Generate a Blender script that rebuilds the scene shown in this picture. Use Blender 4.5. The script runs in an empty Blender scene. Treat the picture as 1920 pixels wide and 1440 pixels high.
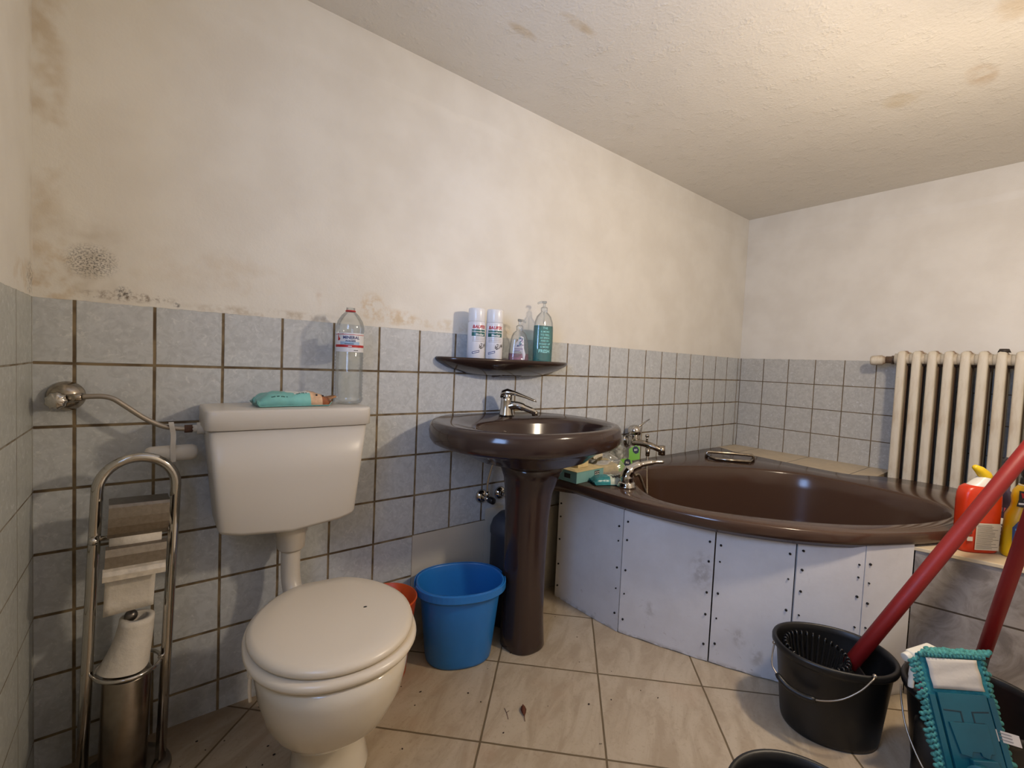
import bpy, bmesh, math, random
from mathutils import Vector, Matrix, noise
random.seed(7)
sc = bpy.context.scene
C = sc.collection
PI = math.pi

# ------------------------------------------------------------------ camera, world, lights, exposure
cam_data = bpy.data.cameras.new('camera')
cam = bpy.data.objects.new('camera', cam_data)
C.objects.link(cam)
cam_data.sensor_width = 36.0
cam_data.lens = 853.5 / 1920 * 36.0
cam_data.clip_start = 0.02
YAW, PITCH, ROLL = 0.669207, -0.044354, 0.043735
fw = Vector((math.sin(YAW) * math.cos(PITCH), math.cos(YAW) * math.cos(PITCH), math.sin(PITCH)))
rt = Vector((math.cos(YAW), -math.sin(YAW), 0))
up = rt.cross(fw)
c_, s_ = math.cos(ROLL), math.sin(ROLL)
rt, up = c_ * rt + s_ * up, -s_ * rt + c_ * up
M = Matrix((rt, up, -fw)).transposed().to_4x4()
M.translation = Vector((0.14958, -1.52810, 1.05508))
cam.matrix_world = M
sc.camera = cam

sc.view_settings.view_transform = 'Standard'
sc.view_settings.look = 'None'
sc.view_settings.gamma = 1.0
sc.view_settings.use_curve_mapping = False
sc.view_settings.exposure = 0.09
sc.cycles.max_bounces = 8; sc.cycles.diffuse_bounces = 3; sc.cycles.glossy_bounces = 3; sc.cycles.transmission_bounces = 4; sc.cycles.transparent_max_bounces = 16
sc.cycles.use_adaptive_sampling = True; sc.cycles.adaptive_threshold = 0.07
sc.cycles.caustics_reflective = False; sc.cycles.caustics_refractive = False

W = bpy.data.worlds.new('world'); sc.world = W
W.use_nodes = True
W.node_tree.nodes['Background'].inputs[0].default_value = (0.55, 0.72, 1.0, 1)
W.node_tree.nodes['Background'].inputs[1].default_value = 0.6; W.cycles.sampling_method = 'NONE'

def add_light(name, kind, loc, energy, color, **kw):
    d = bpy.data.lights.new(name, kind); d.energy = energy; d.color = color
    for k, v in kw.items(): setattr(d, k, v)
    o = bpy.data.objects.new(name, d); o.location = loc; C.objects.link(o)
    return o
# warm lamp of the room (just beyond the frame) and the daylight outside the window in the left wall
LAMP = (1.72, -1.52, 1.60)
add_light('room_lamp_light', 'POINT', LAMP, 38.5, (1.0, 0.825, 0.62), shadow_soft_size=0.06)
WY0, WY1, WZ0, WZ1, YF = -1.50, -0.85, 1.00, 1.85, -2.60
win = add_light('window_daylight', 'AREA', (-0.07 - 0.16, (WY0 + WY1) / 2, (WZ0 + WZ1) / 2), 33.0, (0.40, 0.59, 1.0),
                shape='RECTANGLE', size=WZ1 - WZ0 + .1, size_y=WY1 - WY0 + .1)
win.rotation_euler = (0, math.radians(-90), 0)

# ------------------------------------------------------------------ helpers: materials
def lin(c):
    return tuple(((v / 255) / 12.92 if v / 255 <= 0.04045 else ((v / 255 + 0.055) / 1.055) ** 2.4) for v in c)

class NT:
    """small wrapper for building node trees"""
    def __init__(s, name):
        s.m = bpy.data.materials.new(name); s.m.use_nodes = True
        s.t = s.m.node_tree; s.n = s.t.nodes; s.l = s.t.links
        s.b = s.n['Principled BSDF']; s.out = s.n['Material Output']
    def put(s, sock, v):
        if isinstance(v, bpy.types.NodeSocket): s.l.new(v, sock)
        elif isinstance(v, (tuple, list)) and len(v) == 3 and sock.type == 'RGBA': sock.default_value = (*v, 1)
        else: sock.default_value = v
    def math(s, op, a, b=0.0, c=0.0, clamp=False):
        n = s.n.new('ShaderNodeMath'); n.operation = op; n.use_clamp = clamp
        s.put(n.inputs[0], a); s.put(n.inputs[1], b); s.put(n.inputs[2], c)
        return n.outputs[0]
    def ss(s, v, a, b):                                   # smooth step
        n = s.n.new('ShaderNodeMapRange'); n.interpolation_type = 'SMOOTHSTEP'
        s.put(n.inputs[0], v); n.inputs[1].default_value = a; n.inputs[2].default_value = b
        return n.outputs[0]
    def pos(s):
        g = s.n.new('ShaderNodeNewGeometry'); x = s.n.new('ShaderNodeSeparateXYZ'); s.l.new(g.outputs['Position'], x.inputs[0])
        return g.outputs['Position'], x.outputs[0], x.outputs[1], x.outputs[2]
    def obj(s):
        g = s.n.new('ShaderNodeTexCoord'); x = s.n.new('ShaderNodeSeparateXYZ'); s.l.new(g.outputs['Object'], x.inputs[0])
        return g.outputs['Object'], x.outputs[0], x.outputs[1], x.outputs[2]
    def vec(s, x, y, z):
        n = s.n.new('ShaderNodeCombineXYZ')
        for i, v in enumerate((x, y, z)): s.put(n.inputs[i], v)
        return n.outputs[0]
    def noise(s, v, scale, detail=3.0, rough=0.55, dist=0.0, w=None):
        key = (v, scale, detail, rough, dist, w)                # one node for equal settings
        if not hasattr(s, 'cache'): s.cache = {}
        if key in s.cache: return s.cache[key]
        n = s.n.new('ShaderNodeTexNoise')
        if w is not None: n.noise_dimensions = '4D'; s.put(n.inputs['W'], w)
        if v is not None: s.l.new(v, n.inputs['Vector'])
        n.inputs['Scale'].default_value = scale; n.inputs['Detail'].default_value = detail
        n.inputs['Roughness'].default_value = rough; n.inputs['Distortion'].default_value = dist
        s.cache[key] = n.outputs[0]
        return n.outputs[0]
    def mix(s, f, a, b):
        n = s.n.new('ShaderNodeMix'); n.data_type = 'RGBA'
        s.put(n.inputs[0], f); s.put(n.inputs[6], a); s.put(n.inputs[7], b)
        return n.outputs[2]
    def bump(s, h, strength=0.3, dist=0.01):
        n = s.n.new('ShaderNodeBump'); s.put(n.inputs['Height'], h)
        n.inputs['Strength'].default_value = strength; n.inputs['Distance'].default_value = dist
        s.l.new(n.outputs[0], s.b.inputs['Normal'])
    def set(s, **k):
        for key, v in k.items(): s.put(s.b.inputs[key.replace('_', ' ')], v)
        return s.m
    def blob(s, u, v, cu, cv, su, sv):                   # soft round patch, 1 at its centre
        a = s.math('DIVIDE', s.math('SUBTRACT', u, cu), su); b = s.math('DIVIDE', s.math('SUBTRACT', v, cv), sv)
        d = s.math('ADD', s.math('MULTIPLY', a, a), s.math('MULTIPLY', b, b))
        return s.ss(d, 1.0, 0.0)

def mat(name, rgb, rough=0.4, metal=0.0, spec=0.5, var=0.0, scale=20, bump=0.0, coat=0.0):
    t = NT(name)
    col = lin(rgb)
    if var or bump:
        p = t.obj()[0]; nz = t.noise(p, scale, 4)
        if var:
            k = t.ss(nz, 0.3, 0.7)
            col = t.mix(k, tuple(c * (1 - var) for c in col), tuple(min(1, c * (1 + var * 0.6)) for c in col))
        if bump: t.bump(nz, bump, 0.004)
    t.set(Base_Color=col, Roughness=rough, Metallic=metal, Specular_IOR_Level=spec, Coat_Weight=coat)
    return t.m

def clear(name, tint=(1, 1, 1), gloss=0.10, rough=0.05, body=0.0, bodycol=(1, 1, 1)):
    """thin clear plastic or coloured liquid: tinted see-through with a fresnel gloss"""
    t = NT(name); n = t.n
    t.n.remove(t.b)
    tr = n.new('ShaderNodeBsdfTransparent'); tr.inputs[0].default_value = (*tint, 1)
    gl = n.new('ShaderNodeBsdfGlossy'); gl.inputs['Roughness'].default_value = rough
    df = n.new('ShaderNodeBsdfDiffuse'); df.inputs[0].default_value = (*bodycol, 1)
    lw = n.new('ShaderNodeLayerWeight'); lw.inputs[0].default_value = 0.25
    f = t.math('MULTIPLY_ADD', lw.outputs['Fresnel'], 0.55, gloss * 0.5, clamp=True)
    m0 = n.new('ShaderNodeMixShader'); m0.inputs[0].default_value = body
    t.l.new(tr.outputs[0], m0.inputs[1]); t.l.new(df.outputs[0], m0.inputs[2])
    m1 = n.new('ShaderNodeMixShader'); t.l.new(f, m1.inputs[0])
    t.l.new(m0.outputs[0], m1.inputs[1]); t.l.new(gl.outputs[0], m1.inputs[2])
    t.l.new(m1.outputs[0], t.out.inputs[0])
    return t.m

# ------------------------------------------------------------------ helpers: meshes and objects
class MB:
    def __init__(s): s.v = []; s.f = []; s.m = []; s.s = []
    def add(s, vs, fs, mat=0, smooth=True):
        o = len(s.v); s.v += [tuple(v) for v in vs]
        for f in fs: s.f.append([i + o for i in f]); s.m.append(mat); s.s.append(smooth)
    def box(s, c, d, mat=0, rot=None, taper=None):
        vs = []
        for z in (-.5, .5):
            for y in (-.5, .5):
                for x in (-.5, .5):
                    k = 1.0 if not taper or z < 0 else taper
                    v = Vector((x * d[0] * k, y * d[1] * k, z * d[2]))
                    if rot is not None: v = rot @ v
                    vs.append(v + Vector(c))
        s.add(vs, [(0, 2, 3, 1), (4, 5, 7, 6), (0, 1, 5, 4), (2, 6, 7, 3), (0, 4, 6, 2), (1, 3, 7, 5)], mat, False)
    def loft(s, rings, mat=0, cap0=True, cap1=True, smooth=True, closed=True):
        n = len(rings[0]); vs = [v for r in rings for v in r]; fs = []
        for i in range(len(rings) - 1):
            for j in range(n if closed else n - 1):
                k = (j + 1) % n
                fs.append((i * n + j, i * n + k, (i + 1) * n + k, (i + 1) * n + j))
        if cap0: fs.append(tuple(reversed(range(n))))
        if cap1: fs.append(tuple(range((len(rings) - 1) * n, len(rings) * n)))
        s.add(vs, fs, mat, smooth)
    def tube(s, path, r, n=12, mat=0, caps=True, flat=1.0):
        P = [Vector(p) for p in path]; rings = []; N = None
        for i, p in enumerate(P):
            t = (P[min(i + 1, len(P) - 1)] - P[max(i - 1, 0)]).normalized()
            if N is None:
                a = Vector((0, 0, 1)) if abs(t.z) < 0.9 else Vector((0, 1, 0))
                N = (a - t * a.dot(t)).normalized()
            else:
                N = (N - t * N.dot(t))
                N = N.normalized() if N.length > 1e-6 else t.orthogonal().normalized()
            B = t.cross(N); rr = r[i] if isinstance(r, (list, tuple)) else r
            rings.append([p + rr * (math.cos(2 * PI * k / n) * N * flat + math.sin(2 * PI * k / n) * B) for k in range(n)])
        s.loft(rings, mat, caps, caps)
    def cyl(s, p0, p1, r0, r1=None, n=24, mat=0, caps=True):
        s.tube([p0, p1], [r0, r0 if r1 is None else r1], n, mat, caps)
    def lathe(s, prof, c=(0, 0, 0), n=40, mat=0, sx=1.0, sy=1.0, axis=None, cap0=False, cap1=False):
        rings = []
        for r, z in prof:
            rings.append([Vector((max(r, 1e-5) * math.cos(2 * PI * k / n) * sx, max(r, 1e-5) * math.sin(2 * PI * k / n) * sy, z)) for k in range(n)])
        R = Matrix.Identity(3)
        if axis is not None: R = Vector((0, 0, 1)).rotation_difference(Vector(axis)).to_matrix()
        rings = [[R @ v + Vector(c) for v in rg] for rg in rings]
        s.loft(rings, mat, cap0, cap1)
    def ball(s, c, r, n=16, mat=0, sc_=(1, 1, 1)):
        rings = []
        for i in range(n // 2 + 1):
            a = -PI / 2 + PI * i / (n // 2)
            rings.append([Vector((max(math.cos(a), 1e-4) * r * math.cos(2 * PI * k / n) * sc_[0], max(math.cos(a), 1e-4) * r * math.sin(2 * PI * k / n) * sc_[1], math.sin(a) * r * sc_[2])) + Vector(c) for k in range(n)])
        s.loft(rings, mat, True, True)
    def text(s, txt, size, place, mat=0, bold=0.0, align='CENTER'):
        """letters laid on a surface: place(x, y) gives the 3-D point for a point of the text plane"""
        cu = bpy.data.curves.new('lettering', 'FONT'); cu.body = txt; cu.size = size; cu.align_x = align
        cu.offset = bold; cu.resolution_u = 2
        o = bpy.data.objects.new('lettering', cu); C.objects.link(o)
        me = o.to_mesh()
        s.add([place(v.co.x, v.co.y) for v in me.vertices], [tuple(p.vertices) for p in me.polygons], mat, False)
        o.to_mesh_clear(); bpy.data.objects.remove(o); bpy.data.curves.remove(cu)
    def build(s, name, mats, parent=None, bevel=0.0, subsurf=0, loc=None, rz=0.0, solid=0.0, bevseg=2, weld=False):
        me = bpy.data.meshes.new(name)
        me.from_pydata(s.v, [], s.f)
        if not isinstance(mats, (list, tuple)): mats = [mats]
        for m in mats: me.materials.append(m)
        for p, mi, sm in zip(me.polygons, s.m, s.s): p.material_index = mi; p.use_smooth = sm
        bm = bmesh.new(); bm.from_mesh(me)
        if weld: bmesh.ops.remove_doubles(bm, verts=bm.verts, dist=1e-5)
        bmesh.ops.recalc_face_normals(bm, faces=bm.faces)
        bm.to_mesh(me); bm.free(); me.update()
        o = bpy.data.objects.new(name, me); C.objects.link(o)
        if parent: o.parent = parent
        if loc: o.location = loc
        o.rotation_euler.z = rz
        if solid:
            md = o.modifiers.new('thickness', 'SOLIDIFY'); md.thickness = solid; md.offset = -1
        if bevel:
            md = o.modifiers.new('rounding', 'BEVEL'); md.width = bevel; md.segments = bevseg; md.limit_method = 'ANGLE'; md.angle_limit = math.radians(40)
            md.harden_normals = False
        if subsurf:
            md = o.modifiers.new('smoothing', 'SUBSURF'); md.levels = subsurf; md.render_levels = subsurf
        return o

def tag(o, label, cat, group=None):
    o['label'] = label; o['category'] = cat
    if group: o['group'] = group
    return o
def thing(name, label, cat, loc=(0, 0, 0), rz=0.0, group=None):
    o = bpy.data.objects.new(name, None); C.objects.link(o); o.empty_display_size = 0.05
    o.location = loc; o.rotation_euler.z = rz
    return tag(o, label, cat, group)
def struct(o): o['kind'] = 'structure'; return o

def catmull(pts, per=10, closed=False):
    P = [Vector(p) for p in pts]; out = []; n = len(P)
    for i in range(n if closed else n - 1):
        a, b, c, d = (P[(i - 1) % n], P[i], P[(i + 1) % n], P[(i + 2) % n]) if closed else (P[max(i - 1, 0)], P[i], P[i + 1], P[min(i + 2, n - 1)])
        for k in range(per):
            t = k / per
            out.append(0.5 * (2 * b + (c - a) * t + (2 * a - 5 * b + 4 * c - d) * t * t + (3 * b - a - 3 * c + d) * t ** 3))
    if not closed: out.append(P[-1])
    return out
def radial(poly, centre, n, z):
    """resample a closed plan outline at n equal angles around a centre"""
    cx, cy = centre; out = []
    for k in range(n):
        a = 2 * PI * k / n; dx, dy = math.cos(a), math.sin(a); best = None
        for i in range(len(poly)):
            x0, y0 = poly[i][0] - cx, poly[i][1] - cy; x1, y1 = poly[(i + 1) % len(poly)][0] - cx, poly[(i + 1) % len(poly)][1] - cy
            ex, ey = x1 - x0, y1 - y0; den = dx * ey - dy * ex
            if abs(den) < 1e-12: continue
            t = (x0 * ey - y0 * ex) / den; u = (x0 * dy - y0 * dx) / den
            if t > 0 and -1e-9 <= u <= 1 + 1e-9 and (best is None or t > best): best = t
        out.append(Vector((cx + dx * best, cy + dy * best, z)))
    return out
def sup(n, a, b, e=2.0, cx=0.0, cy=0.0, z=0.0):
    out = []
    for k in range(n):
        t = 2 * PI * k / n; c, s = math.cos(t), math.sin(t)
        out.append(Vector((cx + a * math.copysign(abs(c) ** (2 / e), c), cy + b * math.copysign(abs(s) ** (2 / e), s), z)))
    return out
# ------------------------------------------------------------------ setting: walls, floor, ceiling, window, ledges
TP, ZT = 0.153, 1.162
X0, X1, ZC = -0.07, 3.395, 2.122
ZR = 0.556                                               # rim height of the bath tub

def wall_material(name, axis, off, half=0.0033, grout_a=(138, 120, 92), grout_b=(92, 76, 56), base=(199, 202, 204), zlow=None, stains=()):
    t = NT(name); p, x, y, z = t.pos()
    u = x if axis == 'x' else y
    su = t.math('DIVIDE', t.math('SUBTRACT', u, off), TP); sv = t.math('DIVIDE', t.math('SUBTRACT', z, ZT), TP)
    wob = t.math('MULTIPLY', t.math('SUBTRACT', t.noise(p, 9, 2), 0.5), 0.012)
    def edge(q):
        f = t.math('FRACT', t.math('ADD', q, wob))
        return t.math('MULTIPLY', t.math('MINIMUM', f, t.math('SUBTRACT', 1.0, f)), TP)
    d = t.math('MINIMUM', edge(su), t.math('MAXIMUM', edge(sv), t.ss(z, ZT - .03, ZT - .025)))
    tile = t.ss(d, half * 0.75, half * 1.35)
    seed = t.math('ADD', t.math('MULTIPLY', t.math('FLOOR', su), 3.17), t.math('MULTIPLY', t.math('FLOOR', sv), 7.31))
    fine = t.noise(p, 55, 3, 0.62, 1.6, w=seed); wisp = t.noise(p, 24, 3, 0.6, 2.4, w=seed)
    b = lin(base)
    col = t.mix(t.ss(wisp, 0.35, 0.62), tuple(v * 0.86 for v in b), b)
    col = t.mix(t.math('MULTIPLY', t.ss(fine, 0.54, 0.72), 0.75), col, lin((218, 219, 219)))
    gro = t.mix(t.ss(t.noise(p, 13, 3), 0.38, 0.62), lin(grout_a), lin(grout_b))
    tilecol = t.mix(tile, gro, col)
    # painted plaster above the tiles, with the damp stains that are on it
    pn = t.noise(p, 5, 3); pf = t.noise(p, 120, 3, 0.6)
    pl = t.mix(t.ss(pn, 0.3, 0.7), lin((224, 219, 209)), lin((232, 228, 219)))
    for (cu, cv, a, bb, rgb, amt, sc_) in stains:
        k = t.math('MULTIPLY', t.blob(u, z, cu, cv, a, bb), t.ss(t.noise(p, min((8, 20, 70, 140, 240), key=lambda q: abs(math.log(q / sc_))), 3, 0.65), 0.42, 0.66))
        pl = t.mix(t.math('MULTIPLY', k, amt), pl, lin(rgb))
    top = t.ss(t.math('ADD', z, t.math('MULTIPLY', t.math('SUBTRACT', t.noise(p, 30, 3), 0.5), 0.006)), ZT - 0.001, ZT + 0.001)
    if zlow is not None:                                  # tiles missing low down: bare rough plaster
        lo = 0.0
        for (ua, ub, zz) in zlow:
            k = t.math('MULTIPLY', t.math('MULTIPLY', t.ss(u, ua - .002, ua + .002), t.ss(u, ub + .002, ub - .002)), t.ss(z, zz + .002, zz - .002))
            lo = t.math('MAXIMUM', lo, k)
        base_pl = t.mix(pn, lin((196, 188, 172)), lin((214, 208, 196)))
        tilecol = t.mix(lo, tilecol, base_pl)
        tile = t.math('MULTIPLY', tile, t.math('SUBTRACT', 1.0, lo))
        top2 = t.math('MAXIMUM', top, lo)
    else: top2 = top
    fin = t.mix(top, tilecol, pl)
    dirt = t.math('MULTIPLY', t.ss(z, 0.30, 0.0), t.ss(t.noise(p, 7, 4), 0.35, 0.7))
    fin = t.mix(t.math('MULTIPLY', dirt, 0.45), fin, lin((96, 82, 62)))
    ridge = t.math('MULTIPLY', t.ss(t.math('ADD', z, t.math('MULTIPLY', t.math('SUBTRACT', t.noise(p, 4, 3), .5), .05)), 1.945, 1.99), 4.5)
    h = t.math('ADD', t.math('MULTIPLY', top2, t.math('ADD', t.math('ADD', ridge, t.math('MULTIPLY', pf, 0.34)), t.math('MULTIPLY', pn, 2.2))),
               t.math('MULTIPLY', tile, t.math('SUBTRACT', 1.0, top2)))
    h = t.math('ADD', h, t.math('MULTIPLY', t.math('SUBTRACT', 1.0, top2), t.math('MULTIPLY', wisp, 0.10)))
    t.bump(h, 0.55, 0.003)
    rough = t.math('ADD', t.math('MULTIPLY', top2, 0.45), t.math('MULTIPLY', t.math('SUBTRACT', 1.0, top2), t.math('SUBTRACT', 0.80, t.math('MULTIPLY', tile, 0.42))))
    t.set(Base_Color=fin, Roughness=rough, Specular_IOR_Level=0.35)
    return t.m

BR, TAN, BLK = (150, 118, 78), (196, 172, 136), (38, 34, 30)
m_wall_back = wall_material('back_wall_paint_and_tile', 'x', 0.0, zlow=[(0.916, 1.245, 0.397), (1.245, 1.34, 0.445), (1.34, 1.7, 0.392)], stains=[
    (-.05, 1.70, .05, .60, (186, 160, 118), .5, 7), (-.045, 2.05, .06, .10, BR, .5, 14), (-.04, 1.20, .07, .13, TAN, .6, 22),
    (.02, 1.24, .13, .16, (168, 150, 120), .4, 10), (.03, 1.26, .06, .05, BLK, .8, 240), (.10, 1.182, .12, .016, (110, 84, 54), .7, 60),
    (.09, 1.192, .02, .02, BLK, .8, 150), (.20, 1.173, .01, .01, BLK, .8, 120), (.566, 1.23, .018, .045, (186, 146, 104), .85, 12), (.74, 1.225, .07, .06, (205, 178, 138), .8, 18),
    (.83, 1.20, .10, .035, (205, 178, 138), .7, 20), (.45, 1.172, .3, .02, (170, 150, 120), .6, 30), (.30, 1.27, .25, .08, TAN, .25, 12), (1.1, 1.19, .4, .03, (208, 190, 160), .6, 14)])
m_wall_left = wall_material('left_wall_paint_and_tile', 'y', -0.165, half=0.0017, grout_a=(150, 142, 126), grout_b=(112, 98, 76), base=(188, 190, 184),
    stains=[(-.05, 1.20, .2, .05, TAN, .5, 20), (-.02, 1.6, .03, .5, BR, .3, 10), (-.03, 1.2, .05, .05, BLK, .6, 140)])
m_wall_right = wall_material('right_wall_paint_and_tile', 'y', -0.160, half=0.0024, grout_a=(128, 112, 88), grout_b=(104, 90, 70), base=(194, 193, 188))

def plain_plaster(name, rgb, amp=0.5, fine=150, stains=()):
    t = NT(name); p, x, y, z = t.pos()
    a, b = t.noise(p, 6, 4), t.noise(p, fine, 3, 0.62)
    col = t.mix(t.ss(a, .3, .7), tuple(v * .97 for v in lin(rgb)), lin(rgb))
    for (cu, cv, su, sv, c, amt) in stains:
        col = t.mix(t.math('MULTIPLY', t.math('MULTIPLY', t.blob(x, y, cu, cv, su, sv), t.ss(t.noise(p, 9, 3), .3, .6)), amt), col, lin(c))
    lump = t.ss(t.noise(p, 17, 3), 0.5, 0.75)
    t.bump(t.math('ADD', t.math('MULTIPLY', b, t.math('MULTIPLY_ADD', lump, 1.2, 0.8)), t.math('MULTIPLY', a, 1.6)), amp, 0.004)
    t.set(Base_Color=col, Roughness=0.85, Specular_IOR_Level=0.25)
    return t.m
m_ceil = plain_plaster('ceiling_plaster', (228, 222, 211), 0.55, 105, [(1.075, -.334, .07, .022, (190, 160, 104), .5), (1.186, -.473, .09, .022, (190, 160, 104), .5),
    (2.394, -1.232, .10, .05, (184, 146, 92), .5), (2.382, -1.027, .08, .08, (196, 172, 124), .4), (2.05, -1.33, .09, .05, (190, 160, 110), .4)])
m_front = plain_plaster('front_wall_plaster', (226, 220, 208), 0.3)

def floor_material():
    t = NT('floor_stone_tile'); p, x, y, z = t.pos()
    Q = 0.4907
    a = t.math('DIVIDE', t.math('SUBTRACT', t.math('ADD', x, y), 0.822), Q); b = t.math('DIVIDE', t.math('SUBTRACT', t.math('SUBTRACT', x, y), 1.904), Q)
    wob = t.math('MULTIPLY', t.math('SUBTRACT', t.noise(p, 14, 2), .5), .006)
    def e(q):
        f = t.math('FRACT', t.math('ADD', q, wob)); return t.math('MULTIPLY', t.math('MINIMUM', f, t.math('SUBTRACT', 1.0, f)), 0.347)
    d = t.math('MINIMUM', e(a), e(b)); tile = t.ss(d, .0022, .0036)
    seed = t.math('ADD', t.math('MULTIPLY', t.math('FLOOR', a), 2.3), t.math('MULTIPLY', t.math('FLOOR', b), 5.9))
    vein = t.noise(t.vec(t.math('MULTIPLY', x, 0.8), t.math('MULTIPLY', t.math('ADD', y, t.math('MULTIPLY', x, -.5)), 2.0), seed), 7, 5, .62, .9)
    fine = t.noise(p, 90, 4, .65)
    col = t.mix(t.ss(vein, .36, .64), lin((172, 154, 129)), lin((190, 174, 150)))
    col = t.mix(t.math('MULTIPLY', t.ss(fine, .52, .75), .45), col, lin((150, 129, 103)))
    col = t.mix(t.math('MULTIPLY', t.ss(t.noise(p, 3.2, 3), .55, .72), .25), col, lin((190, 154, 124)))
    gro = t.mix(t.noise(p, 20, 2), lin((120, 104, 78)), lin((92, 76, 54)))
    col = t.mix(tile, gro, col)
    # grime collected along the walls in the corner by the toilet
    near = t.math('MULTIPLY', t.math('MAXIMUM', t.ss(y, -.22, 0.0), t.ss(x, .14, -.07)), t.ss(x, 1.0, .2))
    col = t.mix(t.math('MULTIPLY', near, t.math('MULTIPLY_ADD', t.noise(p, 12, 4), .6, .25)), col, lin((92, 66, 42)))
    t.bump(t.math('ADD', tile, t.math('MULTIPLY', fine, .12)), .5, .002)
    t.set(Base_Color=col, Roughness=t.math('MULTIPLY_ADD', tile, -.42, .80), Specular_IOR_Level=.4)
    return t.m

def slab(name, x0, x1, y0, y1, z0, z1, m, bevel=0):
    b = MB(); b.box(((x0 + x1) / 2, (y0 + y1) / 2, (z0 + z1) / 2), (x1 - x0, y1 - y0, z1 - z0))
    return struct(b.build(name, m, bevel=bevel))
T = 0.12
slab('floor', X0 - T, X1 + T, YF - T, T, -T, 0, floor_material())
slab('ceiling', X0 - T, X1 + T, YF - T, T, ZC, ZC + T, m_ceil)
slab('wall_back', X0 - T, X1 + T, 0, T, 0, ZC, m_wall_back)
slab('wall_right', X1, X1 + T, YF, 0, 0, ZC, m_wall_right)
slab('wall_front', X0 - T, X1 + T, YF - T, YF, 0, ZC, m_front)
b = MB()
for (ya, yb, za, zb) in ((YF, WY0, 0, ZC), (WY1, 0, 0, ZC), (WY0, WY1, 0, WZ0), (WY0, WY1, WZ1, ZC)):
    b.box((X0 - T / 2, (ya + yb) / 2, (za + zb) / 2), (T, yb - ya, zb - za))
struct(b.build('wall_left', m_wall_left))
# window beside the camera: painted frame and pane
m_white_paint = mat('white_window_paint', (225, 225, 222), 0.4)
w = bpy.data.objects.new('window_1', None); C.objects.link(w); w.location = (X0 - .07, (WY0 + WY1) / 2, WZ0); struct(w)
b = MB(); ww, wh = WY1 - WY0, WZ1 - WZ0
for sx in (-1, 1): b.box((0, sx * (ww / 2 - .025), wh / 2), (.06, .05, wh))
for zz in (.025, wh - .025): b.box((0, 0, zz), (.06, ww - .1, .05))
struct(b.build('window_frame', m_white_paint, w, bevel=.004))
b = MB(); b.box((0, 0, wh / 2), (.006, ww - .1, wh - .1)); struct(b.build('window_pane', clear('window_glass', (.95, .97, 1), .06, .02), w))

# beige tiled ledge between the bath tub and the right wall
def ledge_material(name, rgb, rot=0.0, off=0.16, pitch=.31):
    t = NT(name); p, x, y, z = t.pos()
    q = t.math('DIVIDE', t.math('ADD', y, off), pitch)
    f = t.math('FRACT', q); d = t.math('MULTIPLY', t.math('MINIMUM', f, t.math('SUBTRACT', 1.0, f)), pitch)
    k = t.ss(d, .0016, .003); nz = t.noise(p, 12, 5, .6, 1.0)
    col = t.mix(t.ss(nz, .35, .65), tuple(v * .88 for v in lin(rgb)), lin(rgb))
    t.set(Base_Color=t.mix(k, lin((84, 72, 52)), col), Roughness=.38); t.bump(t.math('ADD', k, t.math('MULTIPLY', nz, .1)), .4, .002)
    return t.m
m_ledge = ledge_material('ledge_beige_tile', (206, 188, 158))
b = MB()
pl = [(3.10, 0.0), (3.395, 0.0), (3.395, -.875), (3.12, -.875), (3.0, -.75), (3.05, -.42)]
b.loft([[Vector((x, y, z)) for x, y in pl] for z in (0.0, .553)], smooth=False)
struct(b.build('trim_1', m_ledge))
# tiled block at the near end of the bath tub: grey stone tile sides, beige top slab
def block_material():
    t = NT('block_grey_stone_tile'); p, x, y, z = t.pos()
    nz = t.noise(p, 9, 6, .66, 1.2); n2 = t.noise(p, 60, 3)
    col = t.mix(t.ss(nz, .34, .66), lin((116, 108, 102)), lin((156, 149, 142)))
    d = t.math('ABSOLUTE', t.math('SUBTRACT', z, .318)); d2 = t.math('ABSOLUTE', t.math('ADD', y, 1.86))
    k = t.math('MINIMUM', t.ss(d, .0022, .0036), t.ss(d2, .0022, .0036))
    col = t.mix(k, lin((70, 60, 50)), col)
    t.set(Base_Color=col, Roughness=.42); t.bump(t.math('ADD', k, t.math('MULTIPLY', n2, .08)), .5, .002)
    return t.m
b = MB(); pl = [(2.15, -1.20), (2.90, -1.37), (2.90, -2.1), (2.40, -2.1), (2.225, -1.45)]
pl = [(2.15, -1.205), (2.215, -1.445), (2.40, -2.1), (2.92, -2.1), (2.92, -1.40), (2.45, -1.27)]
b.loft([[Vector((x, y, z)) for x, y in pl] for z in (0.0, .493)], smooth=False)
struct(b.build('trim_2', block_material()))
b = MB(); pl = [(2.143, -1.199), (2.208, -1.445), (2.392, -2.1), (2.92, -2.1), (2.92, -1.385), (2.45, -1.255)]
b.loft([[Vector((x, y, z)) for x, y in pl] for z in (.4935, .506)], smooth=False)
struct(b.build('trim_3', ledge_material('block_top_beige_tile', (212, 194, 162), off=1.9, pitch=1.0), bevel=.002))
# ------------------------------------------------------------------ fixtures
m_brown = mat('brown_sanitary_ceramic', (56, 41, 35), 0.15, spec=0.45, coat=0.1)
m_brown_tub = mat('brown_bath_enamel', (72, 52, 41), 0.17, spec=0.5)
m_white_cer = mat('white_sanitary_ceramic', (222, 212, 194), 0.12, coat=0.3)
m_white_pl = mat('white_seat_plastic', (224, 211, 190), 0.28)
m_cream_pl = mat('cream_cistern_plastic', (208, 201, 190), 0.33)
m_chrome = mat('chrome', (196, 192, 186), 0.10, 1.0)
m_chrome_dull = mat('worn_chrome', (172, 162, 148), 0.22, 1.0, var=.25, scale=60)
m_steel = mat('brushed_steel', (150, 140, 128), 0.28, 1.0, var=.12, scale=30)
m_black = mat('black_rubber', (22, 21, 20), 0.5)
m_hole = mat('dark_hole', (12, 10, 9), 0.8)

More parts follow.
